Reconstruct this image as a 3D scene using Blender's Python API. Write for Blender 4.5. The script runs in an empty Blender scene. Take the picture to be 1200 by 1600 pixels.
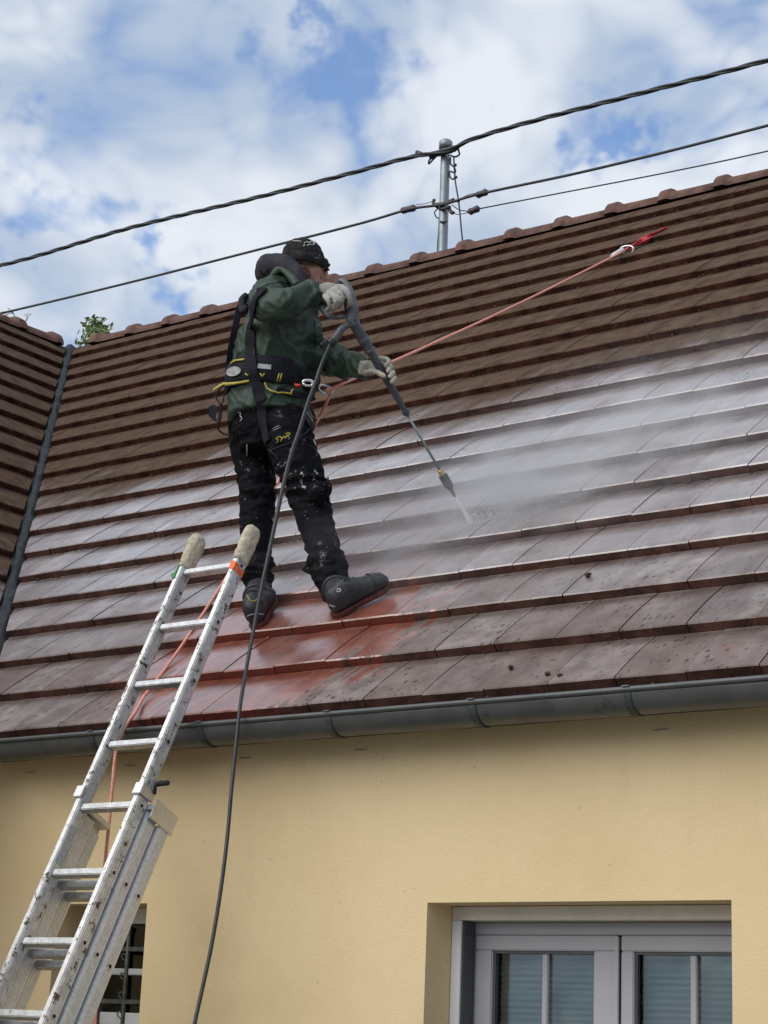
import bpy, bmesh, math, random
import numpy as np
from mathutils import Vector, Matrix, noise as mnoise
random.seed(7)
R = math.radians
sc = bpy.context.scene
col = sc.collection

# ------------------------------------------------------------------ camera
CP = Vector((3.838625, -5.506375, -1.150625))
CR = Vector((0.80556564, 0.59118617, 0.0395338))
CU = Vector((0.12639171, -0.2366451, 0.96334014))
CF = Vector((-0.57886885, 0.77103697, 0.26535419))
FPX = 2973.7
cd = bpy.data.cameras.new('camera'); cam = bpy.data.objects.new('camera', cd); col.objects.link(cam)
cam.matrix_world = Matrix(((CR.x, CU.x, -CF.x, CP.x), (CR.y, CU.y, -CF.y, CP.y), (CR.z, CU.z, -CF.z, CP.z), (0, 0, 0, 1)))
cd.sensor_fit = 'VERTICAL'; cd.sensor_height = 36; cd.lens = FPX / 1600 * 36
cd.clip_start = .05; cd.clip_end = 3000
sc.camera = cam

# ------------------------------------------------------------------ node helper
class S:
    """a node socket with arithmetic"""
    def __init__(s, t, k): s.t, s.k = t, k
    def m(s, op, b=None, c=None, clamp=False):
        n = s.t.nodes.new('ShaderNodeMath'); n.operation = op; n.use_clamp = clamp
        for i, v in enumerate((s, b, c)):
            if v is None: continue
            if isinstance(v, S): s.t.links.new(v.k, n.inputs[i])
            else: n.inputs[i].default_value = v
        return S(s.t, n.outputs[0])
    def __add__(s, b): return s.m('ADD', b)
    def __sub__(s, b): return s.m('SUBTRACT', b)
    def __mul__(s, b): return s.m('MULTIPLY', b)
    def __truediv__(s, b): return s.m('DIVIDE', b)
    def clamp(s): return s.m('ADD', 0.0, clamp=True)
    def ss(s, a, b):
        n = s.t.nodes.new('ShaderNodeMapRange'); n.interpolation_type = 'SMOOTHSTEP'
        s.t.links.new(s.k, n.inputs[0]); n.inputs[1].default_value = a; n.inputs[2].default_value = b
        n.inputs[3].default_value = 0; n.inputs[4].default_value = 1
        if a > b:
            n.inputs[1].default_value = b; n.inputs[2].default_value = a
            n.inputs[3].default_value = 1; n.inputs[4].default_value = 0
        return S(s.t, n.outputs[0])
def vec(t, x, y, z):
    n = t.nodes.new('ShaderNodeCombineXYZ')
    for i, v in enumerate((x, y, z)):
        if isinstance(v, S): t.links.new(v.k, n.inputs[i])
        else: n.inputs[i].default_value = v
    return S(t, n.outputs[0])
def sep(v):
    n = v.t.nodes.new('ShaderNodeSeparateXYZ'); v.t.links.new(v.k, n.inputs[0])
    return [S(v.t, n.outputs[i]) for i in range(3)]
def noi(v, scale=5., detail=3., rough=.55, dist=0., out=0):
    n = v.t.nodes.new('ShaderNodeTexNoise'); v.t.links.new(v.k, n.inputs['Vector'])
    n.inputs['Scale'].default_value = scale; n.inputs['Detail'].default_value = detail
    n.inputs['Roughness'].default_value = rough; n.inputs['Distortion'].default_value = dist
    return S(v.t, n.outputs[out])
def wnoise(v):
    n = v.t.nodes.new('ShaderNodeTexWhiteNoise'); v.t.links.new(v.k, n.inputs['Vector'])
    return S(v.t, n.outputs['Value'])
def voro(v, scale=5., rand=1.):
    n = v.t.nodes.new('ShaderNodeTexVoronoi'); v.t.links.new(v.k, n.inputs['Vector'])
    n.inputs['Scale'].default_value = scale; n.inputs['Randomness'].default_value = rand
    return S(v.t, n.outputs['Distance']), S(v.t, n.outputs['Color'])
def mix(f, a, b, t=None):
    t = t or f.t
    n = t.nodes.new('ShaderNodeMix'); n.data_type = 'RGBA'
    for i, v in ((0, f), (6, a), (7, b)):
        if isinstance(v, S): t.links.new(v.k, n.inputs[i])
        elif i == 0: n.inputs[0].default_value = v
        else: n.inputs[i].default_value = tuple(v) + (1,)
    return S(t, n.outputs[2])
def vadd(a, b):
    n = a.t.nodes.new('ShaderNodeVectorMath'); n.operation = 'ADD'
    for i, v in enumerate((a, b)):
        if isinstance(v, S): a.t.links.new(v.k, n.inputs[i])
        else: n.inputs[i].default_value = v
    return S(a.t, n.outputs[0])
def dist(a, c):
    n = a.t.nodes.new('ShaderNodeVectorMath'); n.operation = 'DISTANCE'
    a.t.links.new(a.k, n.inputs[0]); n.inputs[1].default_value = c
    return S(a.t, n.outputs['Value'])

# ------------------------------------------------------------------ world sky with broken cloud
EXPOSURE = 0.36
def ray(px, py): return (CR * ((px - 600) / FPX) + CU * ((800 - py) / FPX) + CF)
SUN_AZ, SUN_EL = R(248), R(38)          # sun direction, azimuth counted from +x towards +y
sd = Vector((math.cos(SUN_EL) * math.cos(SUN_AZ), math.cos(SUN_EL) * math.sin(SUN_AZ), math.sin(SUN_EL)))
w = bpy.data.worlds.new('World'); sc.world = w; w.use_nodes = True
t = w.node_tree; t.nodes.clear()
out = t.nodes.new('ShaderNodeOutputWorld'); bg = t.nodes.new('ShaderNodeBackground'); t.links.new(bg.outputs[0], out.inputs[0])
sky = t.nodes.new('ShaderNodeTexSky'); sky.sky_type = 'NISHITA'; sky.sun_disc = False
sky.sun_elevation = SUN_EL; sky.sun_rotation = math.pi / 2 - SUN_AZ
bg.inputs['Strength'].default_value = .1
tc = t.nodes.new('ShaderNodeTexCoord'); D = S(t, tc.outputs['Generated'])
dx, dy, dz = sep(D)
P = vec(t, dx, dy, dz * 1.25)
warp = noi(P, 5., 2., .45, out=1)
n_ = t.nodes.new('ShaderNodeVectorMath'); n_.operation = 'MULTIPLY_ADD'
t.links.new(warp.k, n_.inputs[0]); n_.inputs[1].default_value = (.12,) * 3; t.links.new(P.k, n_.inputs[2])
PW = S(t, n_.outputs[0])
big = noi(PW, 4.5, 2., .5); med = noi(PW, 13., 4., .55); fine = noi(PW, 38., 4., .6)
n3 = t.nodes.new('ShaderNodeVectorMath'); n3.operation = 'MULTIPLY_ADD'; wq = noi(P, 16., 4., .6, out=1)
t.links.new(wq.k, n3.inputs[0]); n3.inputs[1].default_value = (.16,) * 3; n3.inputs[2].default_value = (0, 0, 0)
DW = vadd(vadd(D, S(t, n3.outputs[0])), (-.08, -.08, -.08))
bil = ((noi(PW, 8., 1., .5) - .5).m('ABSOLUTE') * 3.2 + (noi(PW, 19., 1., .5) - .5).m('ABSOLUTE') * 1.7 + (noi(PW, 42., 1., .5) - .5).m('ABSOLUTE') * .8)
cover = big * .40 + med * .22 + fine * .10 + bil * .20
holes = None
for (px, py, rr, s) in [(590, 110, .026, .9), (560, 50, .016, .4), (880, 185, .022, .8), (925, 215, .014, .6), (20, 285, .022, .8), (110, 335, .020, .6),
                    (320, 378, .022, .7), (395, 30, .016, .6), (1110, 25, .024, .5), (300, 455, .018, .7), (690, 60, .016, .3), (570, 350, .026, .3)]:
    d = ray(px, py).normalized()
    g = dist(DW, d).ss(rr * 1.9, 0) * s
    holes = g if holes is None else holes + g
cl = cover + .055 - holes * (med * .50 + fine * .45 - .30)
mask = cl.ss(.32, .50) * .80 + .20
la = noi(PW, 9., 3., .5); lb = noi(vadd(PW, (.012, -.006, .04)), 9., 3., .5)
tone = ((la - lb) * .9 + bil * .34 + big * .5 + .03).ss(.25, .66)
cloud = mix(tone, (3.7, 4.45, 5.6), (6.3, 6.65, 7.2))
skc = mix(1.0, (0, 0, 0), S(t, sky.outputs[0]), t)
hue = t.nodes.new('ShaderNodeMix'); hue.data_type = 'RGBA'; hue.blend_type = 'MULTIPLY'
hue.inputs[0].default_value = 1; t.links.new(sky.outputs[0], hue.inputs[6]); hue.inputs[7].default_value = (.95, 1.25, 1.6, 1)
fin = mix(mask, S(t, hue.outputs[2]), cloud)
t.links.new(fin.k, bg.inputs['Color'])

sl = bpy.data.lights.new('sun', 'SUN'); sl.energy = 1.9; sl.angle = R(60); sl.color = (1, .95, .88)
so = bpy.data.objects.new('sun', sl); col.objects.link(so)
so.rotation_euler = sd.to_track_quat('Z', 'Y').to_euler()
sc.view_settings.view_transform = 'Standard'; sc.view_settings.look = 'None'
sc.view_settings.exposure = EXPOSURE; sc.view_settings.gamma = 1; sc.view_settings.use_curve_mapping = False
sc.cycles.volume_bounces = 1; sc.cycles.max_bounces = 8; sc.cycles.transparent_max_bounces = 12
sc.cycles.volume_step_rate = 1.0

# ------------------------------------------------------------------ geometry constants
SL = R(40.378); CS, SN = math.cos(SL), math.sin(SL)
EX, WD = .343, .2625            # course exposure, tile cover width
X0, XV = -1.122625, -2.447375   # a joint on the eave, the valley at the eave
NR = 20
UP = Vector((0, CS, SN)); NM = Vector((0, -SN, CS))
RIDGE_Y = NR * EX * CS; RIDGE_Z = NR * EX * SN
GROUND = -2.9
def at(px, py, Y):                      # the point seen at a pixel of the photograph, at world depth Y
    d = ray(px, py); return CP + d * ((Y - CP.y) / d.y)
def on_roof(px, py, h=0.):
    d = ray(px, py); return CP + d * ((h - CP.dot(NM)) / d.dot(NM))
def RP(u, v, h=0.): return Vector((u, 0, 0)) + UP * v + NM * h

# ------------------------------------------------------------------ object helpers
def link(o, parent=None, label=None, cat=None, group=None, kind=None):
    if o.name not in col.objects: col.objects.link(o)
    if parent is not None: o.parent = parent; o.matrix_parent_inverse = parent.matrix_world.inverted()
    if label: o['label'] = label
    if cat: o['category'] = cat
    if group: o['group'] = group
    if kind: o['kind'] = kind
    return o
def empty(name, loc, label, cat, group=None):
    o = bpy.data.objects.new(name, None); o.location = loc; o.matrix_world = Matrix.Translation(loc)
    o.empty_display_size = .1
    return link(o, None, label, cat, group)
def mk(name, bm, mat, parent=None, smooth=False, **k):
    me = bpy.data.meshes.new(name)
    if isinstance(bm, bpy.types.Mesh): me = bm
    else:
        bmesh.ops.recalc_face_normals(bm, faces=bm.faces[:]) if k.pop('recalc', True) else None
        bm.to_mesh(me); bm.free()
    k.pop('recalc', None)
    mats = mat if isinstance(mat, (list, tuple)) else [mat]
    for m in mats: me.materials.append(m)
    if smooth: me.polygons.foreach_set('use_smooth', [True] * len(me.polygons))
    o = bpy.data.objects.new(name, me)
    return link(o, parent, **k)
def box(bm, lo, hi, M=None, bev=0., mi=0):
    vs = [Vector((x, y, z)) for x in (lo[0], hi[0]) for y in (lo[1], hi[1]) for z in (lo[2], hi[2])]
    if M: vs = [M @ v for v in vs]
    v = [bm.verts.new(q) for q in vs]
    fs = [bm.faces.new([v[i] for i in f]) for f in ((0, 1, 3, 2), (4, 6, 7, 5), (0, 4, 5, 1), (2, 3, 7, 6), (0, 2, 6, 4), (1, 5, 7, 3))]
    for f in fs: f.material_index = mi
    if bev: 
        es = list({e for f in fs for e in f.edges})
        bmesh.ops.bevel(bm, geom=es, offset=bev, segments=2, affect='EDGES', clamp_overlap=True)
    return v
def frame_for(d):
    d = d.normalized(); a = Vector((0, 0, 1)) if abs(d.z) < .9 else Vector((1, 0, 0))
    x = d.cross(a).normalized(); return x, d.cross(x).normalized()
def loft(bm, rings, n=16, cap=True, round_end=0, mi=0):
    """rings: (centre, A, B) half axis vectors"""
    vs = []
    for c, A, B in rings:
        vs.append([bm.verts.new(c + A * math.cos(2 * math.pi * i / n) + B * math.sin(2 * math.pi * i / n)) for i in range(n)])
    for a, b in zip(vs, vs[1:]):
        for i in range(n): bm.faces.new((a[i], a[(i + 1) % n], b[(i + 1) % n], b[i])).material_index = mi
    if cap: bm.faces.new(vs[0][::-1]).material_index = mi; bm.faces.new(vs[-1]).material_index = mi
    return vs
def spline(pts, sub=6):
    pts = [Vector(p) for p in pts]; o = []
    for i in range(len(pts) - 1):
        p0 = pts[max(i - 1, 0)]; p1 = pts[i]; p2 = pts[i + 1]; p3 = pts[min(i + 2, len(pts) - 1)]
        for k in range(sub):
            s = k / sub
            o.append(.5 * ((2 * p1) + (p2 - p0) * s + (2 * p0 - 5 * p1 + 4 * p2 - p3) * s * s + (3 * p1 - p0 - 3 * p2 + p3) * s ** 3))
    o.append(pts[-1]); return o
def tube(bm, pts, r, n=8, sub=6, mi=0, cap=True):
    """smooth tube through points; r a number or a list of one radius per point"""
    if sub > 1:
        if isinstance(r, (list, tuple)):
            rr = []
            for a, b in zip(r, r[1:]): rr += [a + (b - a) * k / sub for k in range(sub)]
            rr.append(r[-1])
        pts = spline(pts, sub)
        if isinstance(r, (list, tuple)): r = rr
    else: pts = [Vector(p) for p in pts]
    if not isinstance(r, (list, tuple)): r = [r] * len(pts)
    x, y = frame_for(pts[1] - pts[0]); rings = []
    for i, p in enumerate(pts):
        d = (pts[min(i + 1, len(pts) - 1)] - pts[max(i - 1, 0)]).normalized()
        x = (x - d * x.dot(d)).normalized(); y = d.cross(x)
        rings.append((p, x * r[i], y * r[i]))
    return loft(bm, rings, n, mi=mi, cap=cap)
def ball(bm, c, r, sub=2, M=None):
    mm = Matrix.Translation(c) @ (M if M else Matrix.Identity(4)) @ Matrix.Diagonal((*([r] * 3 if not isinstance(r, (tuple, list)) else r), 1))
    bmesh.ops.create_icosphere(bm, subdivisions=sub, radius=1, matrix=mm)
def ribbon(bm, pts, wdir, width, thick, ndir=None, sub=5):
    """flat strap through points; wdir gives its width direction (one or a list)"""
    P_ = spline(pts, sub) if sub > 1 else [Vector(p) for p in pts]
    prev = None
    for i, p in enumerate(P_):
        d = (P_[min(i + 1, len(P_) - 1)] - P_[max(i - 1, 0)]).normalized()
        wv = wdir(i / (len(P_) - 1)) if callable(wdir) else Vector(wdir)
        wv = (wv - d * wv.dot(d)).normalized(); nn = d.cross(wv)
        q = [bm.verts.new(p + wv * width * a / 2 + nn * thick * b / 2) for a, b in ((-1, -1), (1, -1), (1, 1), (-1, 1))]
        if prev:
            for k in range(4): bm.faces.new((prev[k], prev[(k + 1) % 4], q[(k + 1) % 4], q[k]))
        else: bm.faces.new(q[::-1])
        prev = q
    bm.faces.new(prev)
def blob(bm, voxel=.008, smooth=4, factor=.6):
    """weld overlapping shapes into one continuous skin"""
    me = bpy.data.meshes.new('tmp'); bmesh.ops.recalc_face_normals(bm, faces=bm.faces[:]); bm.to_mesh(me); bm.free()
    o = bpy.data.objects.new('tmp', me); col.objects.link(o)
    m = o.modifiers.new('r', 'REMESH'); m.mode = 'VOXEL'; m.voxel_size = voxel; m.use_smooth_shade = True
    m = o.modifiers.new('s', 'SMOOTH'); m.iterations = smooth; m.factor = factor
    dg = bpy.context.evaluated_depsgraph_get(); dg.update()
    r = bpy.data.meshes.new_from_object(o.evaluated_get(dg))
    bpy.data.objects.remove(o); bpy.data.meshes.remove(me)
    return r
def displace(me, fn):
    me.update(); nr = [v.normal.copy() for v in me.vertices]
    for v, n in zip(me.vertices, nr): v.co = v.co + n * fn(v.co, n)
    me.update(); return me

# ------------------------------------------------------------------ materials
def newmat(name):
    m = bpy.data.materials.new(name); m.use_nodes = True; t = m.node_tree
    b = t.nodes['Principled BSDF']; g = t.nodes.new('ShaderNodeNewGeometry')
    return m, t, b, S(t, g.outputs['Position'])
def setin(t, b, name, v):
    if isinstance(v, S): t.links.new(v.k, b.inputs[name])
    elif isinstance(v, (tuple, list)): b.inputs[name].default_value = tuple(v) + (1,) if len(v) == 3 else v
    else: b.inputs[name].default_value = v
def bump(t, b, h, strength=.3, distance=.01):
    n = t.nodes.new('ShaderNodeBump'); n.inputs['Strength'].default_value = strength; n.inputs['Distance'].default_value = distance
    t.links.new(h.k, n.inputs['Height']); t.links.new(n.outputs[0], b.inputs['Normal'])
def simple(name, c, rough=.6, metal=0., var=.25, scale=30., bmp=.0, bscale=80., c2=None, spec=None, dirt=None):
    m, t, b, P = newmat(name)
    n = noi(P, scale, 4., .6)
    c2 = c2 or tuple(x * (1 - var) for x in c)
    colr = mix(n.ss(.35, .65), c2, c)
    if dirt: colr = mix(noi(P, dirt[1], 6., .7).ss(dirt[2], dirt[2] + .08), colr, dirt[0])
    setin(t, b, 'Base Color', colr); setin(t, b, 'Metallic', metal)
    setin(t, b, 'Roughness', (noi(P, scale * 1.7, 3.) - .5) * .25 + rough)
    if spec is not None: setin(t, b, 'Specular IOR Level', spec)
    if bmp: bump(t, b, noi(P, bscale, 4., .6), bmp, .004)
    return m

def tile_mat(name, wing=False, edge=False):
    m, t, b, P = newmat(name)
    x, y, z = sep(P)
    u = (y * 1.0 + 31.7) if wing else x
    v = z / SN
    q = vec(t, u, v, 0.)
    row = (v / EX + .02).m('FLOOR')
    off = (row.m('MODULO', 2.) * .5)
    cell = vec(t, ((u - X0) / WD + off).m('FLOOR'), row, 0.)
    rnd = wnoise(cell); rnd2 = wnoise(vadd(cell, (7.3, 1.1, 0)))
    # streaks run down the slope, slightly oblique as the water drove them
    ust = u + v * -.10
    streak = noi(vec(t, ust * 9., v * 1.6, 0.), 1., 5., .62)
    streak2 = noi(vec(t, ust * 26., v * 3.0, 3.), 1., 4., .6)
    mot = noi(q, 9., 5., .62); finen = noi(q, 60., 4., .65)
    bigm = noi(q, 1.1, 4., .55)
    # washed / wet extent
    wetedge = v + (bigm - .5) * 1.6 + (streak - .5) * 1.1 + ((u * -.10) if not wing else (u * 0. + .0))
    wet = wetedge.ss(3.75, 2.75) if not wing else (wetedge - 3.8 + (y * .0)).ss(-1.9, -3.0) 
    # dry upper field: brown with algae
    dry = mix(mot.ss(.3, .7), (.056, .037, .027), (.122, .080, .056))
    dry = mix(streak.ss(.42, .72) * .6, dry, (.100, .078, .052))
    # rinsed field: grey mauve film over the tile, its pale streaks painted as reflected sky
    film_sheen = mix((mot * .5 + streak * .5).ss(.3, .68), (.135, .102, .102), (.42, .36, .36))
    film_sheen = mix((v + (bigm - .5) * 1.5).ss(1.7, .5) * .75, film_sheen, mix(mot.ss(.3, .7), (.115, .092, .080), (.240, .198, .176)))
    film_sheen = mix((noi(vec(t, ust * 2.2, v * .9, 6.), 1., 5., .6)).ss(.50, .36) * .55, film_sheen, (.085, .058, .052))
    film_sheen = mix(rnd.ss(.0, 1.) * .48, film_sheen, (.135, .085, .068))
    base = mix(wet, dry, film_sheen)
    base = mix(rnd2.ss(.2, 1.) * .36, base, (.105, .060, .042))
    # cleaned tile: bare brick red
    du = (u - -1.0).m('ABSOLUTE'); 
    c1 = vec(t, (u + 1.15) * .72, (v - .60) * .68, 0.)
    n1 = t.nodes.new('ShaderNodeVectorMath'); n1.operation = 'LENGTH'; t.links.new(c1.k, n1.inputs[0])
    r1 = S(t, n1.outputs['Value']).ss(1.0, .2)
    c2 = vec(t, (u + 1.15) * .62, (v - 1.85) * 1.5, 0.)
    n2 = t.nodes.new('ShaderNodeVectorMath'); n2.operation = 'LENGTH'; t.links.new(c2.k, n2.inputs[0])
    r2 = S(t, n2.outputs['Value']).ss(.9, .1)
    pat = noi(vec(t, ust * 7.0, v * 3.2, 9.), 1., 5., .7)
    clean = ((r1 * 1.05 + r2 * .75 - (streak2 * 1.1 + pat * 1.5) + 1.04).ss(.42, .56))
    if wing: clean = clean * 0.
    redc = mix(mot.ss(.3, .7), (.17, .044, .024), (.29, .084, .048))
    base = mix(clean * .95, base, redc)
    base = mix(clean * (pat.ss(.50, .64)) * .45, base, (.30, .24, .24))  # whitish patches: sky glare painted into the red
    # faint red everywhere the film is thin
    thin = (noi(vadd(q, (4., 2., 0)), 2.3, 5., .65) - v * .02).ss(.56, .72) * wet * .38
    base = mix(thin, base, (.22, .075, .055))
    # lichen, moss spots, droppings
    qs = vec(t, ust * 1.0, v * .55, 0.)
    d1, cc = voro(qs, 42.); 
    cr = sep(cc)[0]
    spots = (d1 + cr * .22).ss(.42, .24) * (noi(q, 3.4, 4., .7) + v.ss(1.9, .4) * .05).ss(.45, .60) * (noi(q, 70., 2.).ss(.35, .55) * .6 + .4) * (clean * -1. + 1.)
    base = mix(spots * .95, base, (.030, .027, .024))
    d2, _ = voro(vec(t, ust + 3.1, v * .8, 0.), 19.)
    d2s = d2.ss(.11, .05) * noi(q, 1.7, 2.).ss(.40, .55)
    base = mix(d2s * .9, base, (.020, .015, .012))
    d3, _ = voro(vec(t, ust + 9.1, v * .9, 0.), 14.)
    base = mix(d3.ss(.085, .05) * noi(q, 2.1, 2.).ss(.42, .6) * .8, base, (.27, .25, .21))
    sc_ = noi(vec(t, ust * 55., v * 5., 5.), 1., 3., .6).ss(.66, .74) * .35
    base = mix(sc_, base, (.26, .22, .20))
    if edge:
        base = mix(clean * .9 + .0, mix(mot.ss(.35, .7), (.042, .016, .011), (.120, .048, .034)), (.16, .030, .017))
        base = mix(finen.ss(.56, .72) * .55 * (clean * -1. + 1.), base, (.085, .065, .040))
    else:
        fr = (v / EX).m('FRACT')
        tail_dark = fr.ss(.80, .99)  # darker towards the upper end of each exposed tile
        base = mix(tail_dark * .45 * (clean * -.6 + 1.), base, (.035, .022, .018))
    setin(t, b, 'Base Color', base)
    rg = (wet * -.46 + .95) + (streak - .5) * .30 + (finen - .5) * .22 - clean * .12
    if edge: rg = (rg * .5 + .42)
    else: rg = rg + fr.ss(.10, .01) * .5
    setin(t, b, 'Roughness', rg.m('MAXIMUM', .14))
    setin(t, b, 'Specular IOR Level', (wet * (v.ss(.2, 1.5) * .6 + .15) + .03) if not edge else (wet * .35 + .05))
    if not edge:
        coat = wet * (noi(vec(t, ust * 3.0, v * 2.0, 2.), 1., 4., .6).ss(.30, .55)) * (v + (bigm - .5) * 1.2).ss(.35, 1.3)
        coat = coat.m('MAXIMUM', clean * .9)
        coat = coat * fr.ss(.01, .20)
        setin(t, b, 'Coat Weight', coat); setin(t, b, 'Coat Roughness', (streak2 * .24 + .13)); setin(t, b, 'Coat IOR', 2.3)
    if not edge: pass
    h = mot * .5 + finen * .35 + d1.ss(.30, .16) * .25 + streak2 * .3
    bump(t, b, h, .45 if not edge else .9, .006)
    return m
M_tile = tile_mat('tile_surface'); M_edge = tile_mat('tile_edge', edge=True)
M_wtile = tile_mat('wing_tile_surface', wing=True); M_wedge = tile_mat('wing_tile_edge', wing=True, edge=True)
M_ridge = simple('ridge_clay', (.155, .078, .058), .85, var=.45, scale=14, bmp=.5, bscale=60, dirt=((.09, .075, .05), 22., .58))
M_deck = simple('roof_felt', (.012, .009, .008), .95)
M_moss = simple('moss', (.060, .052, .026), .95, var=.5, scale=60, bmp=.6)
M_mortar = simple('pale_debris', (.30, .28, .23), .95, var=.5, scale=60, bmp=.6)
M_lead = simple('valley_lead', (.085, .095, .10), .55, .35, var=.45, scale=12, bmp=.8, bscale=40)
M_gut = simple('gutter_grey', (.088, .094, .092), .42, .25, var=.22, scale=7, bmp=.15, bscale=30, dirt=((.05, .06, .055), 9., .60))
M_gutb = simple('gutter_bracket', (.13, .16, .16), .45, .3)
M_alu = simple('ladder_alu', (.68, .69, .70), .36, .85, var=.12, scale=60, bmp=.1, bscale=120, dirt=((.22, .20, .18), 45., .64))
M_alud = simple('ladder_alu_painted', (.70, .70, .69), .42, .7, var=.2, scale=30, bmp=.15, bscale=90, dirt=((.13, .10, .065), 24., .55))
M_rung = simple('ladder_rung', (.56, .57, .575), .45, .8, var=.25, scale=30, bmp=.3, bscale=120, dirt=((.22, .19, .15), 30., .62))
M_hole = simple('rung_hole', (.015, .013, .013), .8)
M_white = simple('pvc_white', (.72, .73, .74), .35, var=.06, scale=3)
M_whited = simple('casing_white', (.70, .66, .58), .5, var=.1, scale=9)
M_frame = simple('window_frame_grey', (.36, .36, .38), .45, var=.06, scale=3)
M_rails = simple('guide_rail_mid', (.12, .125, .135), .45)
M_rail = simple('guide_rail_grey', (.07, .075, .082), .45)
M_dark = simple('interior_dark', (.02, .02, .022), .9)
M_iron = simple('wrought_iron', (.085, .095, .085), .55, .4, var=.4)
M_ground = simple('ground_paving', (.22, .21, .195), .9, var=.3, scale=3, bmp=.4, bscale=30)
def wall_mat():
    m, t, b, P = newmat('yellow_render')
    n = noi(P, 2.2, 4., .6); g = noi(P, 190., 3., .6); st = noi(vec(t, *[a * s for a, s in zip(sep(P), (9., 9., 1.2))]), 1., 4., .6)
    c = mix(n.ss(.3, .7), (.68, .525, .300), (.73, .578, .342))
    c = mix(st.ss(.55, .8) * .22, c, (.58, .47, .27))
    d, _ = voro(P, 9.); c = mix(d.ss(.06, .03) * .4, c, (.3, .22, .13))
    d4, cc4 = voro(P, 260.); c = mix(d4.ss(.5, .1) * .25, c, (.42, .30, .15))
    setin(t, b, 'Base Color', c); setin(t, b, 'Roughness', .92); setin(t, b, 'Specular IOR Level', .2)
    bump(t, b, g * .6 + d4 * .5, .7, .0028); return m
M_wall = wall_mat()

# ------------------------------------------------------------------ the setting: ground
bm = bmesh.new(); g = 400
bm.faces.new([bm.verts.new(p) for p in ((-g, -g, GROUND), (g, -g, GROUND), (g, g, GROUND), (-g, g, GROUND))])
mk('ground', bm, M_ground, kind='structure')

# ------------------------------------------------------------------ house
WY = .12                                  # wall face
house = empty('house', Vector((0, WY, GROUND)), 'yellow rendered house with old brown tiled roof and grey gutter', 'house')
XR, XWE = 4.6, XV - .30                   # right gable and the side wing's wall
def wall_with_holes():
    bm = bmesh.new(); T = .42
    zt = -.02
    holes = [(-1.985, -1.478, -2.0, -.680), (-.122, 1.062, -2.6, -.688)]
    xs = [XWE - 3, holes[0][0], holes[0][1], holes[1][0], holes[1][1], XR - .3]
    def quadbox(x0, x1, z0, z1): box(bm, (x0, WY, z0), (x1, WY + T, z1))
    quadbox(xs[0], xs[1], GROUND, zt); quadbox(xs[2], xs[3], GROUND, zt); quadbox(xs[4], xs[5], GROUND, zt)
    for x0, x1, z0, z1 in holes: quadbox(x0, x1, z1, zt); quadbox(x0, x1, GROUND, z0)
    bmesh.ops.remove_doubles(bm, verts=bm.verts[:], dist=1e-4)
    # inner coincident faces between the pieces go
    seen = {}
    for f in bm.faces[:]:
        c = f.calc_center_median(); k = tuple(round(a, 3) for a in c); seen.setdefault(k, []).append(f)
    bmesh.ops.delete(bm, geom=[f for fs in seen.values() if len(fs) > 1 for f in fs], context='FACES_ONLY')
    return bm
mk('wall', wall_with_holes(), M_wall, house)
bm = bmesh.new()
box(bm, (XR - .3, WY, GROUND), (XR, 2 * RIDGE_Y - WY, -.02)); 
gv = [(XR - .02, WY, -.02), (XR - .02, RIDGE_Y, RIDGE_Z - .12), (XR - .02, 2 * RIDGE_Y - WY, -.02)]
a = [bm.verts.new(p) for p in gv]; b_ = [bm.verts.new((p[0] - .26, p[1], p[2])) for p in gv]
bm.faces.new(a); bm.faces.new(b_[::-1])
for i in range(3): bm.faces.new((a[i], a[(i + 1) % 3], b_[(i + 1) % 3], b_[i]))
mk('gable_wall', bm, M_wall, house)
bm = bmesh.new(); box(bm, (XWE - .35, -3.2, GROUND), (XWE, WY - .002, -.02)); mk('wing_wall', bm, M_wall, house)

# roofs: felt below, one tile object per tile
ROWPROF = [(0, .038), (.005, .0428), (.05, .0395), (.12, .0340), (.21, .0240), (.27, .0150), (.31, .0080), (.345, .0035), (.375, .002)]
def tile_bm(width=WD - .0035, dz=0.):
    bm = bmesh.new(); L_ = []; h0 = .004
    for s in (0, 1):
        x = s * width
        L_.append([bm.verts.new((x, v, h + dz)) for v, h in ROWPROF] + [bm.verts.new((x, .375, -.008)), bm.verts.new((x, .03, h0)), bm.verts.new((x, .001, h0))])
    a, b = L_; n = len(a)
    for i in range(n):
        f = bm.faces.new((a[i], b[i], b[(i + 1) % n], a[(i + 1) % n]))
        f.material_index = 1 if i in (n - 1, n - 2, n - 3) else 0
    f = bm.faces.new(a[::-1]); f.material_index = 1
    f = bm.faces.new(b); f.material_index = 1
    bmesh.ops.recalc_face_normals(bm, faces=bm.faces[:])
    return bm
def bm2me(bm, name, mats):
    me = bpy.data.meshes.new(name); bm.to_mesh(me); bm.free()
    for m in mats: me.materials.append(m)
    return me
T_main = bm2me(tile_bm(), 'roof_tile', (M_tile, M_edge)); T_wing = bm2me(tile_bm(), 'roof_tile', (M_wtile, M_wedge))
ROOFM = Matrix(((1, 0, 0, 0), (0, CS, -SN, 0), (0, SN, CS, 0), (0, 0, 0, 1)))
WINGM = Matrix(((0, -CS, SN, XV), (1, 0, 0, 0), (0, SN, CS, 0), (0, 0, 0, 1)))
main_roof = bpy.data.objects.new('main_roof', None); link(main_roof, house)
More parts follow.
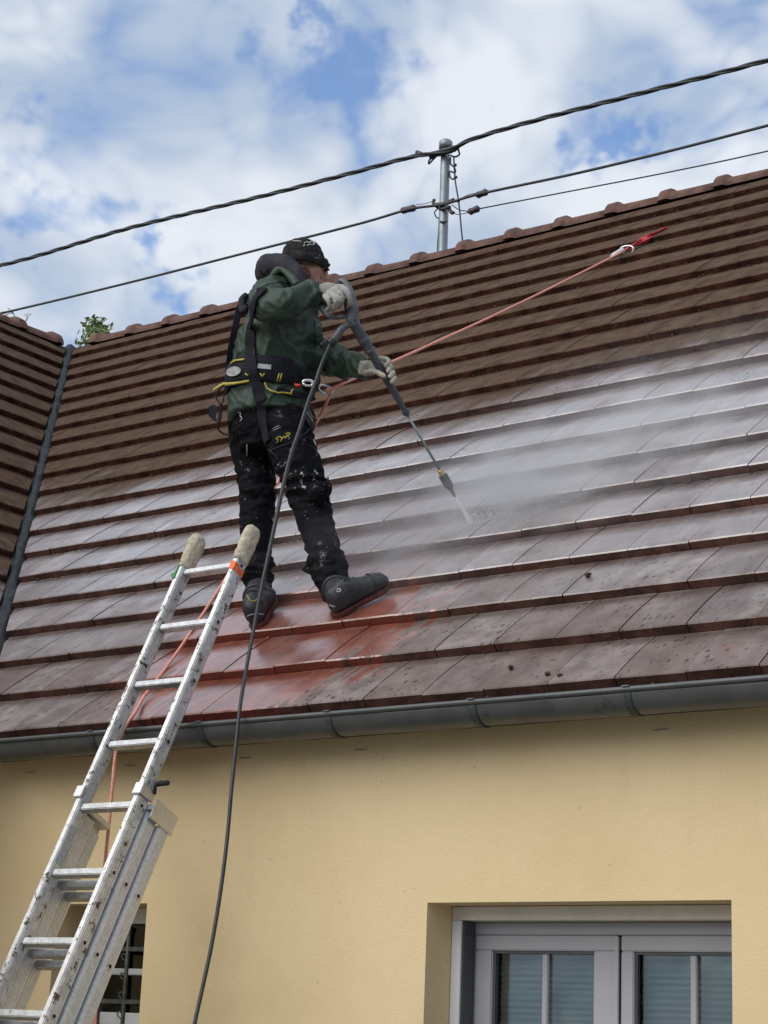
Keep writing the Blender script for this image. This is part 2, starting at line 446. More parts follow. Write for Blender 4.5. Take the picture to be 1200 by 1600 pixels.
# felt decks
bm = bmesh.new()
q = [RP(XV + .0, 0, -.012), RP(XR, 0, -.012), RP(XR, NR * EX, -.012), RP(XV - RIDGE_Y, NR * EX, -.012)]
q2 = [p + Vector((0, 0, -.10)) for p in q]
for w0 in (q,): bm.faces.new([bm.verts.new(p) for p in w0])
bm.faces.new([bm.verts.new(p) for p in (Vector((XR, 2 * RIDGE_Y, 0)), Vector((XV - RIDGE_Y, 2 * RIDGE_Y, 0)), q[3], q[2])])
box(bm, (XV + .05, .01, -.075), (XR - .02, WY + .01, -.022))
mk('main_roof_felt', bm, M_deck, house)
WY0 = -4.2
bm = bmesh.new()
wq = [WINGM @ Vector(p) for p in ((WY0, 0, -.012), (0, 0, -.012), (RIDGE_Y, NR * EX, -.012), (WY0, NR * EX, -.012))]
bm.faces.new([bm.verts.new(p) for p in wq])
xr = XV - 2 * RIDGE_Y
bm.faces.new([bm.verts.new(p) for p in (Vector((xr, WY0, 0)), Vector((xr, 2 * RIDGE_Y, 0)), Vector((XV - RIDGE_Y, 2 * RIDGE_Y, RIDGE_Z)), Vector((XV - RIDGE_Y, WY0, RIDGE_Z)))])
bm.faces.new([bm.verts.new(p) for p in (Vector((XV - .3, WY0 + .3, -.1)), Vector((xr, WY0 + .3, -.1)), Vector((XV - RIDGE_Y, WY0 + .3, RIDGE_Z - .15)))])
box(bm, (XV - .30, -3.3, -.075), (XV - .03, -.02, -.022))
mk('wing_roof_felt', bm, M_deck, house)
wing_roof = bpy.data.objects.new('wing_roof', None); link(wing_roof, house)
def projpx(p):
    d = p - CP; z = d.dot(CF); return 600 + FPX * d.dot(CR) / z, 800 - FPX * d.dot(CU) / z, z
tiles = []
for wing in (0, 1):
    MM = WINGM if wing else ROOFM
    for k in range(NR):
        v0 = k * EX; run = v0 * CS
        if wing: lo, hi = WY0, run + .45
        else: lo, hi = XV - run - .45, XR
        off = (X0 if not wing else .05) - (WD / 2 if k % 2 else 0)
        i0 = math.floor((lo - off) / WD)
        u = off + i0 * WD
        while u < hi:
            r = random.Random(int(u * 1000) * 31 + k * 7 + wing)
            jit = Matrix.Translation((u + r.uniform(-.0012, .0012), v0 + r.uniform(-.003, .003), r.uniform(0, .0022))) @ Matrix.Rotation(r.uniform(-.004, .004), 4, 'Z') @ Matrix.Rotation(r.uniform(-.006, .006), 4, 'Y')
            M = MM @ jit
            # valley side test: main keeps x > XV - y, wing keeps u < y-run
            vals = [((M @ Vector((a, b, 0)))) for a in (0, WD) for b in (0, EX)]
            sgn = [(p.x - (XV - p.y) - .045) if not wing else -(p.x - (XV - p.y) + .045) for p in vals]
            if max(sgn) <= 0: u += WD; continue
            cut = min(sgn) < 0
            c = M @ Vector((WD / 2, EX / 2, .02)); px, py, pz = projpx(c)
            vis = pz > 0 and -50 < px < 1250 and 230 < py < 1200
            size = (FPX / pz) * (-(c - CP).normalized().dot(MM.to_3x3() @ Vector((0, 0, 1)))) ** 1 * (FPX / pz) if pz > 0 else 0
            tiles.append((vis, size, wing, M, cut)); u += WD
tiles.sort(key=lambda q: (-int(q[0]), -q[1]))
rest = [bmesh.new(), bmesh.new()]
NIND = 262
for i, (vis, size, wing, M, cut) in enumerate(tiles):
    mats = (M_wtile, M_wedge) if wing else (M_tile, M_edge)
    if cut or i >= NIND:
        tb = tile_bm(); bmesh.ops.transform(tb, matrix=M, verts=tb.verts[:])
        if cut:
            pn = Vector((1, 1, 0)).normalized() * (-1 if wing else 1)
            co = Vector((XV + (-.045 if wing else .045), 0, 0))
            g_ = tb.verts[:] + tb.edges[:] + tb.faces[:]
            bmesh.ops.bisect_plane(tb, geom=g_, plane_co=co, plane_no=pn, clear_inner=True)
        if not tb.verts: tb.free(); continue
        if i < NIND:
            me = bm2me(tb, 'roof_tile', mats); o = bpy.data.objects.new('roof_tile', me); link(o, wing_roof if wing else main_roof)
        else:
            me = bpy.data.meshes.new('t'); tb.to_mesh(me); tb.free(); rest[wing].from_mesh(me); bpy.data.meshes.remove(me)
    else:
        o = bpy.data.objects.new('roof_tile', T_wing if wing else T_main); col.objects.link(o)
        o.parent = wing_roof if wing else main_roof; o.matrix_world = M
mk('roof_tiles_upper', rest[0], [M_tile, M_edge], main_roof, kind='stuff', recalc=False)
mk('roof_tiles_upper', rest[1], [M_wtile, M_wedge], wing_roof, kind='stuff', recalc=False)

# ridge tiles: half round, each with a raised collar
def ridge_bm(L=.46):
    bm = bmesh.new(); n = 14
    prof = [(0, .140), (.012, .152), (.07, .154), (.085, .142), (.10, .122), (.22, .118), (L, .112)]
    rows = []
    for s, r in prof:
        rows.append([bm.verts.new((s, math.cos(math.pi * (i / n)) * r * .95, math.sin(math.pi * (i / n)) * r * .80)) for i in range(n + 1)])
    for a, b in zip(rows, rows[1:]):
        for i in range(n): bm.faces.new((a[i], a[i + 1], b[i + 1], b[i]))
    bm.faces.new(rows[0][::-1]); bm.faces.new(rows[-1])
    return bm
rm = bm2me(ridge_bm(), 'ridge_tile', [M_ridge]); rm.polygons.foreach_set('use_smooth', [True] * len(rm.polygons))
rt = []
RSP = .417
x = at(966, 335, RIDGE_Y).x - .04; x -= RSP * math.floor((x - (XV - RIDGE_Y + .10)) / RSP); i = 0
RZ = RIDGE_Z - .045
while x < XR - .1:
    o = bpy.data.objects.new('ridge_tile', rm); col.objects.link(o); o.parent = main_roof
    o.matrix_world = Matrix.Translation((x, RIDGE_Y, RZ + random.uniform(-.004, .006))) @ Matrix.Rotation(random.uniform(-.015, .015), 4, 'Z') @ Matrix.Rotation(random.uniform(-.012, .012), 4, 'Y')
    x += RSP; i += 1
y = RIDGE_Y - .20
while y > WY0 + .2:
    o = bpy.data.objects.new('ridge_tile', rm); col.objects.link(o); o.parent = wing_roof
    o.matrix_world = Matrix.Translation((XV - RIDGE_Y, y, RZ + random.uniform(-.004, .006))) @ Matrix.Rotation(-math.pi / 2 + random.uniform(-.02, .02), 4, 'Z')
    y -= RSP
# valley lead, lumpy
bm = bmesh.new(); L_ = math.hypot(RIDGE_Y, RIDGE_Y)
prev = None
for i in range(141):
    s = i / 140; c = Vector((XV - RIDGE_Y * s, RIDGE_Y * s, RIDGE_Z * s)); row = []
    for j in range(7):
        o_ = (j - 3) / 3
        wv = .038 + .014 * mnoise.noise(Vector((s * 40, 0, 1)))
        p = c + Vector((1, 1, 0)).normalized() * o_ * wv + Vector((0, 0, 1)) * (.050 + .014 * mnoise.noise(Vector((s * 60, j * .5, 0))) + (abs(o_) ** 1.5) * -.022 + .008)
        row.append(bm.verts.new(p))
    if prev:
        for j in range(6): bm.faces.new((prev[j], prev[j + 1], row[j + 1], row[j]))
    prev = row
bmesh.ops.solidify(bm, geom=bm.faces[:], thickness=.03)
mk('valley_flashing', bm, M_lead, house, smooth=True)

# moss and mortar crumbs caught under the tile noses
def crumbs(name, mat, n, seed, rng, vmin, vmax, par):
    bm = bmesh.new(); r = random.Random(seed); c = 0
    while c < n:
        k = r.randint(vmin, vmax); v = k * EX; uu = r.uniform(XV - v * CS + .2, 2.0 if k < 8 else 1.0)
        if mnoise.noise(Vector((uu * 1.3, k * 2.1, seed))) < -.05: continue
        s = r.uniform(*rng); on_top = r.random() < .22
        p = RP(uu, v + (r.uniform(.02, .3) if on_top else r.uniform(-.016, .002)), (.028 if on_top else r.uniform(.004, .014)))
        if on_top:
            fr = (p.dot(UP) % EX); p = RP(uu, v + fr, np.interp(fr, [a for a, b in ROWPROF], [b for a, b in ROWPROF]))
            s *= .7
        m = ROOFM.to_3x3().to_4x4() @ Matrix.Rotation(r.uniform(0, 3), 4, 'Z') @ Matrix.Diagonal((r.uniform(.8, 2.2), r.uniform(.6, 1.1), r.uniform(.4, .7), 1))
        bmesh.ops.create_icosphere(bm, subdivisions=1, radius=s, matrix=Matrix.Translation(p) @ m)
        c += 1
    for v in bm.verts: v.co += mnoise.noise_vector(v.co * 90) * .0025
    mk(name, bm, mat, par, smooth=True, kind='stuff')
crumbs('moss_crumbs', M_moss, 1500, 3, (.0035, .009), 5, 19, main_roof)
crumbs('mortar_crumbs', M_mortar, 170, 5, (.0025, .006), 0, 16, main_roof)
# dirt clods lying on the tiles
def clod(px, py, s, lab):
    p = on_roof(px, py, .042); bm = bmesh.new(); r = random.Random(int(px))
    for j in range(4):
        ball(bm, p + Vector((r.uniform(-1, 1), r.uniform(-1, 1), r.uniform(0, .6))) * s * .7, s * r.uniform(.4, .75), 2)
    for v in bm.verts: v.co += mnoise.noise_vector(v.co * 60) * s * .3
    mk('moss_clump', bm, M_clod, smooth=True, label=lab, cat='moss clump', group='loose moss clumps on the wet tiles')
M_clod = simple('dried_moss', (.14, .075, .038), .95, var=.6, scale=70, bmp=.8)
clod(918, 899, .017, 'brown moss clump alone on the tiles, highest of the loose clumps at right')
clod(856, 1054, .012, 'small brown moss clump just above the gutter, left one of a close pair')
clod(875, 1056, .013, 'small brown moss clump just above the gutter, right one of a close pair')
clod(798, 1043, .013, 'flattened brown moss clump on a tile joint in the lowest rows')

# ------------------------------------------------------------------ gutter
gutter = bpy.data.objects.new('gutter', None); link(gutter, house)
GY, GZ, GR = -.058, -.036, .070
bm = bmesh.new(); n = 20; XG0, XG1 = XV + .02, XR + .02
def gut_prof(r):
    pts = [(GY - r * math.cos(a), GZ - r * math.sin(a)) for a in [math.pi * i / n for i in range(n + 1)]]
    return pts
po = gut_prof(GR); pi_ = gut_prof(GR - .003)
NS = 40
rows = []
for i in range(NS + 1):
    xx = XG0 + (XG1 - XG0) * i / NS; sag = .0015 * math.sin(i * 1.7)
    rows.append([bm.verts.new((xx, a, b + sag)) for a, b in po + pi_[::-1]])
m_ = len(rows[0])
for a, b in zip(rows, rows[1:]):
    for i in range(m_): bm.faces.new((a[i], a[(i + 1) % m_], b[(i + 1) % m_], b[i]))
bm.faces.new(rows[0]); bm.faces.new(rows[-1][::-1])
mk('gutter_trough', bm, M_gut, gutter, smooth=True)
bm = bmesh.new(); tube(bm, [(XG0, GY - GR - .003, GZ + .004), ((XG0 + XG1) / 2, GY - GR - .003, GZ + .004), (XG1, GY - GR - .003, GZ + .004)], .0095, 10, 8)
mk('gutter_bead', bm, M_gut, gutter, smooth=True)
for px, py in [(143, 1150), (313, 1135), (513, 1117), (738, 1102), (980, 1080), (1262, 1060), (1560, 1030)]:
    xx = at(px, py, GY - GR).x
    bm = bmesh.new(); prev = None
    pts = [(GY - GR - .014, GZ + .016)] + [(GY - (GR + .004) * math.cos(a), GZ - (GR + .004) * math.sin(a)) for a in [math.pi * i / 14 for i in range(15)]]
    for a, b in pts:
        row = [bm.verts.new((xx - .013, a, b)), bm.verts.new((xx + .013, a, b))]
        if prev: bm.faces.new((prev[0], prev[1], row[1], row[0]))
        prev = row
    bmesh.ops.solidify(bm, geom=bm.faces[:], thickness=.0035)
    box(bm, (xx - .013, GY - GR - .016, GZ + .012), (xx + .013, GY - GR + .02, GZ + .0155))
    mk('gutter_bracket', bm, M_gutb, gutter)
# dried mortar smears between gutter and wall
M_om = simple('old_mortar', (.50, .42, .28), .9)
for px, py in [(560, 1160), (1030, 1130), (45, 1205), (200, 1190), (380, 1176)]:
    p = at(px, py, WY - .012); bm = bmesh.new(); ball(bm, Vector((p.x, WY - .001, -.128)), (.035, .006, .004), 2); mk('mortar_smear', bm, M_om, house, smooth=True)

# ------------------------------------------------------------------ windows
def glass_mat():
    m = bpy.data.materials.new('window_glass'); m.use_nodes = True; t = m.node_tree; t.nodes.clear()
    o = t.nodes.new('ShaderNodeOutputMaterial'); mx = t.nodes.new('ShaderNodeMixShader'); fr = t.nodes.new('ShaderNodeFresnel'); fr.inputs[0].default_value = 1.5
    tr = t.nodes.new('ShaderNodeBsdfTransparent'); tr.inputs[0].default_value = (.80, .86, .86, 1)
    gl = t.nodes.new('ShaderNodeBsdfGlossy'); gl.inputs['Roughness'].default_value = .02
    s = S(t, fr.outputs[0]) * 1.6 + .02
    t.links.new(s.clamp().k, mx.inputs[0]); t.links.new(tr.outputs[0], mx.inputs[1]); t.links.new(gl.outputs[0], mx.inputs[2]); t.links.new(mx.outputs[0], o.inputs[0])
    return m
M_glass = glass_mat()
M_blind = simple('pleated_blind', (.30, .35, .38), .8, var=.08, scale=4)
win = bpy.data.objects.new('window', None); link(win, house); win['label'] = 'wide white casement window with glazing bars and a pleated blind'
x0, x1, zt = -.122, 1.062, -.688
FY = WY + .155
bm = bmesh.new()      # casing strip around the opening
ZC = at(800, 1437.5, FY).z; FY2 = FY + .085
ZS = at(800, 1461, FY2).z; ZG = at(800, 1485, FY2).z; ZB = -2.2
def wx(px, y=FY2): return at(px, 1530, y).x
box(bm, (x0 + .002, FY, ZC), (x1 - .002, FY + .10, zt - .002), bev=.002)
mk('window_casing', bm, M_whited, win)
bm = bmesh.new(); box(bm, (x0 + .002, FY, -2.6), (wx(718, FY), FY + .012, ZC - .001), bev=.002); mk('window_casing', bm, M_white, win)
bm = bmesh.new(); box(bm, (wx(718, FY) - .004, FY + .013, -2.6), (wx(718, FY) + .006, FY + .084, ZC - .002)); mk('guide_rail', bm, M_rail, win)
for a, b in ((wx(721), wx(725)), (wx(727), wx(730.5)), (wx(732), wx(735))):
    bm = bmesh.new(); box(bm, (a, FY2 - .02, -2.6), (b, FY2 + .05, ZC - .002), bev=.001); mk('guide_rail', bm, M_rails, win)
bm = bmesh.new(); box(bm, (wx(720), FY2 + .02, -2.6), (wx(736), FY2 + .03, ZC - .003)); mk('guide_rail', bm, M_rail, win)
bm = bmesh.new(); box(bm, (wx(735.5), FY2 + .004, ZS + .001), (x1 + .12, FY2 + .07, ZC - .002), bev=.003); mk('window_frame', bm, M_frame, win)
bm = bmesh.new(); box(bm, (wx(735.5), FY2 + .004, ZB), (wx(741), FY2 + .07, ZS), bev=.002); mk('window_frame', bm, M_frame, win)
def sash(xa, ga, m0, m1, gb, xb, y):
    bm = bmesh.new()
    box(bm, (xa, y, ZG), (xb, y + .05, ZS - .001), bev=.004); box(bm, (xa, y + .0005, ZB), (ga, y + .0495, ZG - .0004), bev=.004); box(bm, (gb, y + .0005, ZB), (xb, y + .0495, ZG - .0004), bev=.004)
    mk('sash', bm, M_frame, win)
    bm = bmesh.new()
    box(bm, (ga, y + .012, ZG - .010), (gb, y + .02, ZG - .0008)); box(bm, (ga + .0005, y + .012, ZB), (ga + .008, y + .02, ZG - .0105)); mk('glazing_seal', bm, M_rail, win)
    bm = bmesh.new(); box(bm, (m0, y + .016, ZB), (m1, y + .032, ZG - .0105), bev=.003); mk('glazing_bar', bm, M_frame, win)
    bm = bmesh.new(); box(bm, (ga, y + .0325, ZB), (gb, y + .036, ZG)); mk('pane', bm, M_glass, win)
    bm = bmesh.new(); prev = None; z = ZG + .01; i = 0
    while z > ZB:
        row = [bm.verts.new((ga - .01, y + .075 + (.010 if i % 2 else 0) + .004 * math.sin(i * .7), z)), bm.verts.new((gb + .01, y + .075 + (.010 if i % 2 else 0) + .004 * math.sin(i * .5 + 1), z))]
        if prev: bm.faces.new((prev[0], prev[1], row[1], row[0]))
        prev = row; z -= .011; i += 1
    mk('pleated_blind', bm, M_blind, win)
sash(wx(741.5), wx(768), wx(843), wx(852), wx(927), wx(964), FY2)
sash(wx(969.5), wx(990), wx(1075), wx(1085), wx(1163), wx(1199), FY2)
bm = bmesh.new(); box(bm, (wx(962), FY2 - .012, ZB), (wx(968.5), FY2 - .001, ZS - .004), bev=.002); mk('window_frame', bm, M_frame, win)
bm = bmesh.new(); box(bm, (x0 - .1, WY + .46, -2.65), (x1 + .3, WY + .5, zt + .2)); mk('room_darkness', bm, M_dark, win)
# small barred window behind the ladder
sw = bpy.data.objects.new('barred_window', None); link(sw, house); sw['label'] = 'small window with white frame behind a wrought iron grille'
a0, a1, zt = -1.985, -1.478, -.680
bm = bmesh.new()
for lo, hi in (((a0, WY + .20, zt - .065), (a1, WY + .26, zt - .001)), ((a0, WY + .2005, -2.), (a0 + .06, WY + .26, zt - .066)), ((a1 - .06, WY + .2005, -2.), (a1, WY + .26, zt - .066)),
               ((a0 + .061, WY + .205, zt - .47), (a1 - .061, WY + .255, zt - .42)), ((a0 + .061, WY + .205, zt - .27), (a1 - .061, WY + .25, zt - .245))):
    box(bm, lo, hi, bev=.004)
mk('window_frame', bm, M_white, sw)
bm = bmesh.new(); box(bm, (a0 + .06, WY + .23, -2.), (a1 - .06, WY + .234, zt - .07)); mk('pane', bm, M_glass, sw)
bm = bmesh.new(); box(bm, (a0 - .1, WY + .43, -2.1), (a1 + .1, WY + .5, zt + .2)); mk('room_darkness', bm, M_dark, sw)
GYY = WY + .07
for zz in (zt - .165, zt - .37, zt - .58, zt - .85):
    bm = bmesh.new(); box(bm, (a0 + .002, GYY, zz - .018), (a1 - .002, GYY + .012, zz), bev=.002); mk('grille_bar', bm, M_iron, sw)
for xx in (a1 - .025, a1 - .16, a1 - .30, a1 - .43):
    bm = bmesh.new(); tube(bm, [(xx, GYY + .006, -1.9), (xx, GYY + .006, -1.3), (xx, GYY + .006, zt - .09)], .0085, 8, 2)
    for zz in np.arange(-1.8, zt - .12, .075):
        tube(bm, [(xx - .004, GYY - .002, zz), (xx - .020, GYY - .004, zz + .012), (xx - .016, GYY - .004, zz + .028), (xx - .004, GYY - .002, zz + .022)], .0028, 5, 3)
    ball(bm, (xx, GYY + .006, zt - .08), .014, 2)
    mk('grille_bar', bm, M_iron, sw, smooth=True)

# ------------------------------------------------------------------ roof mast and overhead cables
M_galv = simple('galvanised_steel', (.27, .31, .33), .45, .6, var=.2, scale=9, bmp=.1)
M_cable = simple('cable_black', (.035, .04, .045), .6, var=.3, scale=40)
M_insul = simple('insulator', (.060, .045, .050), .5, var=.4, scale=40)
PY = RIDGE_Y + .10
mast = empty('roof_mast', at(691, 400, PY), 'grey steel cable mast with cap rising behind the roof ridge', 'mast')
tp, bp = at(696.5, 226, PY), at(691, 420, PY)
bm = bmesh.new(); tube(bm, [bp - Vector((0, 0, .3)), (tp + bp) / 2, tp], .036, 18, 2); mk('pole', bm, M_galv, mast, smooth=True)
bm = bmesh.new(); tube(bm, [tp - Vector((0, 0, .035)), tp + Vector((0, 0, .02)), tp + Vector((0, 0, .035))], [.052, .052, .036], 18, 1); mk('cap', bm, M_galv, mast, smooth=True)
def hp(px, py, dy=0.): return at(px, py, PY + dy)
bm = bmesh.new()
tube(bm, [hp(684, 240, -.04), hp(697, 236, -.06), hp(711, 232, -.04)], .026, 8, 3); 
for a, b in (((672, 246), (690, 238)), ((651, 238), (662, 242)), ((705, 236), (716, 230))): tube(bm, [hp(*a, -.03), hp(*b, -.03)], .018, 6, 1)
mk('clamp', bm, M_insul, mast, smooth=True)
bm = bmesh.new()
tube(bm, [hp(680, 320, -.04), hp(694, 318, -.05), hp(710, 312, -.04)], .016, 8, 3); tube(bm, [hp(686, 326, -.04), hp(694, 326, -.05), hp(704, 323, -.04)], .012, 8, 3)
tube(bm, [hp(679, 311, -.03), hp(677, 318, -.03), hp(684, 324, -.03)], .013, 6, 3); tube(bm, [hp(701, 325, -.03), hp(706, 333, -.03), hp(709, 330, -.03)], .014, 6, 3)
tube(bm, [hp(688, 346.5, -.038), hp(693, 347, -.04), hp(698, 346, -.038)], .009, 6, 2)
mk('clamp', bm, M_insul, mast, smooth=True)
bm = bmesh.new()
tube(bm, [hp(676, 246), hp(671, 250), hp(670, 256), hp(676, 250), hp(683, 243)], .007, 6)
tube(bm, [hp(704, 240), hp(712, 230), hp(718, 240), hp(712, 245), hp(704, 243)], .007, 6)
tube(bm, [hp(704, 246), hp(704, 256), hp(710, 262), hp(711, 270), hp(703, 268), hp(703, 276), hp(707, 280), hp(711, 278)], .007, 6)
tube(bm, [hp(709, 246, -.02), hp(711, 280, -.02), hp(717, 318, -.02), hp(721, 360, -.02), hp(725, 396, -.02)], .006, 6)
tube(bm, [hp(684, 326), hp(679, 332), hp(682, 340), hp(686, 344), hp(684, 380), hp(683.5, 402)], .005, 6)
tube(bm, [hp(706, 320), hp(718, 328), hp(733, 330)], .004, 6); tube(bm, [hp(706, 332), hp(716, 335), hp(733, 332)], .003, 6)
for a in ((711, 258), (712, 277), (716, 314)): ball(bm, hp(*a, -.02), .016, 1)
mk('lead_wire', bm, M_cable, mast, smooth=True)
def cable(name, pts, r, lab, twist=0., r0=None):
    P_ = [hp(a, b, c) for a, b, c in pts]; S_ = spline(P_, 14); bm = bmesh.new()
    if twist:
        for ph in (0, 2.1, 4.2):
            q = []
            x_, y_ = frame_for(S_[-1] - S_[0]); L = 0
            dense = spline(S_, 5)
            for i, p in enumerate(dense):
                if i: L += (p - dense[i - 1]).length
                q.append(p + (x_ * math.cos(L * twist + ph) + y_ * math.sin(L * twist + ph)) * r * .75)
            tube(bm, q, r * .72, 5, 1)
    else: tube(bm, S_, r, 7, 1)
    mk(name, bm, M_cable, smooth=True, label=lab, cat='overhead cable', group='overhead cables along the ridge')
cable('overhead_cable', [(-260, 467, -.06), (0, 415, -.06), (200, 357, -.06), (400, 309, -.06), (540, 273, -.06), (640, 246, -.06), (697, 236, -.075), (740, 217, -.06), (830, 190, -.06), (1000, 146, -.06), (1200, 94, -.06), (1500, 8, -.06)], .0135, 'thick twisted black cable slung over the top of the mast', 9.)
cable('overhead_cable', [(-260, 548, -.06), (0, 490, -.06), (200, 442, -.06), (400, 391, -.06), (560, 350, -.06), (640, 327, -.06), (694, 319, -.065), (750, 303, -.06), (900, 271, -.06), (1050, 235, -.06), (1200, 196, -.06), (1500, 118, -.06)], .0105, 'smooth black cable crossing the middle of the mast')
cable('overhead_cable', [(733, 331, 0), (745, 327, 0), (900, 297, 0), (1050, 268, 0), (1200, 236, 0), (1500, 166, 0)], .0052, 'thin wire running right from below the mast clamps')
for (ax, ay), (bx, by) in (((626, 330), (650, 324)), ((744, 306), (762, 299)), ((732, 332), (749, 325))):
    bm = bmesh.new(); a, b = hp(ax, ay, -.03), hp(bx, by, -.03)
    tube(bm, [a, a.lerp(b, .15), a.lerp(b, .5), a.lerp(b, .85), b], [.012, .027, .024, .028, .012], 10, 1)
    mk('clamp', bm, M_insul, mast, smooth=True)
bm = bmesh.new(); tube(bm, [hp(650, 320), hp(665, 318), hp(680, 313)], .003, 5); tube(bm, [hp(718, 311), hp(733, 304), hp(744, 302)], .003, 5); mk('lead_wire', bm, M_cable, mast, smooth=True)

# ------------------------------------------------------------------ tree behind the valley, weeds on the wing ridge
def leaf_mat(name, a, b):
    m, t, bs, P = newmat(name); oi = noi(P, 14., 2.)
    setin(t, bs, 'Base Color', mix(oi.ss(.35, .65), a, b)); setin(t, bs, 'Roughness', .5)
    return m
M_leaf = leaf_mat('leaves', (.09, .14, .04), (.24, .30, .10)); M_bark = simple('bark', (.09, .07, .05), .9)
tree = empty('tree', Vector((at(150, 520, 8.2).x, 8.2, GROUND)), 'small leafy tree top showing behind the roof where two ridges meet', 'tree')
top = at(150, 515, 8.2)
bm = bmesh.new(); b0 = Vector((top.x, 8.2, GROUND)); tube(bm, [b0, b0.lerp(top, .5), top - Vector((0, 0, .15))], [.16, .10, .02], 9, 4)
rr = random.Random(4); tips = []
for i in range(32):
    px, py = rr.gauss(150, 11), rr.uniform(503, 545); tips.append(at(px, py, 8.2 + rr.uniform(-.25, .25)))
for tpt in tips[:14]: tube(bm, [top - Vector((0, 0, .5)), top.lerp(tpt, .5) - Vector((0, 0, .08)), tpt], [.015, .008, .003], 5, 3)
mk('trunk', bm, M_bark, tree, smooth=True)
bm = bmesh.new()
for tpt in tips:
    for k in range(12):
        d = Vector((rr.gauss(0, 1), rr.gauss(0, 1), rr.gauss(-.1, .8))).normalized(); L = rr.uniform(.06, .11)
        s_ = d.cross(Vector((rr.gauss(0, 1), rr.gauss(0, 1), 1))).normalized() * L * .22; c = tpt + Vector((rr.gauss(0, .05), rr.gauss(0, .05), rr.gauss(0, .04)))
        n_ = d.cross(s_).normalized() * .008
        v = [bm.verts.new(p) for p in (c, c + d * L * .5 + s_ + n_, c + d * L - Vector((0, 0, .01)), c + d * L * .5 - s_ + n_)]; bm.faces.new(v)
mk('crown', bm, M_leaf, tree, recalc=False, kind='stuff')
bm = bmesh.new(); wb = Vector((XV - RIDGE_Y, 4.2, RIDGE_Z + .05)); base = at(14, 494, 4.35)
for i in range(7):
    a = base + Vector((rr.uniform(-.05, .1), rr.uniform(-.1, .15), -.03)); b = a + Vector((rr.uniform(-.05, .05), rr.uniform(-.05, .05), rr.uniform(.04, .09)))
    tube(bm, [a, a.lerp(b, .5), b], [.003, .003, .001], 4, 2)
    for k in range(3):
        c = a.lerp(b, rr.uniform(.4, 1)); d = Vector((rr.gauss(0, 1), rr.gauss(0, 1), rr.gauss(.3, .5))).normalized() * .04; s_ = d.cross(Vector((0, 0, 1))).normalized() * .012
        bm.faces.new([bm.verts.new(p) for p in (c, c + d * .5 + s_, c + d, c + d * .5 - s_)])
mk('weed', bm, leaf_mat('weed_leaves', (.14, .09, .04), (.24, .16, .07)), recalc=False, kind='stuff', label='small dry weed growing on the side wing ridge', cat='weed')

# ------------------------------------------------------------------ ladder
lad = None
TH = 1.134; LX0, LW = -1.375, .268
Ltop = Vector((0, .1, .647))                               # centre line of the top rung
dn = Vector((0, -math.cos(TH), -math.sin(TH))); nrm = Vector((0, math.sin(TH), -math.cos(TH)))   # down the ladder; towards the wall
Lfoot = Ltop + dn * ((Ltop.z - GROUND) / math.sin(TH))
ladder = empty('extension_ladder', Vector((LX0 + LW / 2, Lfoot.y, GROUND)), 'three section aluminium extension ladder leaning on the gutter at left', 'ladder')
LLEN = (Lfoot - Ltop).length
def LP(s, dx=0., dn_=0.): return Ltop + dn * s + Vector((LX0 + dx, 0, 0)) + nrm * dn_
SM = Matrix(((1, 0, 0, 0), (0, dn.y, nrm.y, 0), (0, dn.z, nrm.z, 0), (0, 0, 0, 1)))
def lbox(bm, x0, x1, s0, s1, n0, n1, bev=.0015):
    box(bm, (x0, s0, n0), (x1, s1, n1), Matrix.Translation(Ltop + Vector((LX0, 0, 0))) @ SM, bev)
SW, SDp = .028, .060
def stile(x, s0, s1, n0, mat, par):
    """ribbed channel section, x is its outer edge towards the rungs' left"""
    bm = bmesh.new(); lbox(bm, x, x + SW, s0, s1, n0, n0 + SDp, .004)
    for a in (.0095, .021, .033, .0445): lbox(bm, x - .0026, x + SW + .0026, s0 + .004, s1 - .002, n0 + a, n0 + a + .006, .001)
    mk('stile', bm, mat, par)
def section(i, s0, s1, par_n, extra):
    n0 = -.030 + i * (SDp + .003)
    stile(-SW - extra, s0, s1, n0, M_alu if i else M_alud, ladder); stile(LW + extra, s0, s1, n0, M_alu if i else M_alud, ladder)
    s = 0. if i == 0 else math.ceil((s0 + .05 - .03 * i) / .28) * .28 + .012 * i
    while s < s1 - .05:
        if s > s0 + .03:
            bm = bmesh.new(); lbox(bm, -extra + .001, LW + extra - .001, s - .013, s + .013, n0 + .014, n0 + .048, .003)
            for a in (.020, .028, .036): lbox(bm, -extra + .002, LW + extra - .002, s - .0145, s - .0125, n0 + a, n0 + a + .003, .0004)
            mk('rung', bm, M_rung, ladder)
            for xx, sg in ((LW + extra + SW, 1), (-extra - SW, -1)):
                bm = bmesh.new()
                c = LP(s, xx + sg * .0016, n0 + .031)
                tube(bm, [c, c + Vector((sg * .003, 0, 0))], .0115, 14, 1)
                tube(bm, [c + Vector((sg * .001, 0, 0)), c + Vector((sg * .0038, 0, 0))], .0075, 12, 1, mi=1)
                mk('rung_rivet', bm, [M_alu, M_hole], ladder, smooth=False)
        s += .28
SJ = at(262, 1225, -.3)
sj = (Ltop.z - at(250, 1238, -.38).z) / math.sin(TH)
section(0, -.10, min(LLEN, 3.2), 0, 0.)
section(1, sj + .05, LLEN - .05, 0, 0.015)
section(2, sj + .075, LLEN, 0, 0.030)
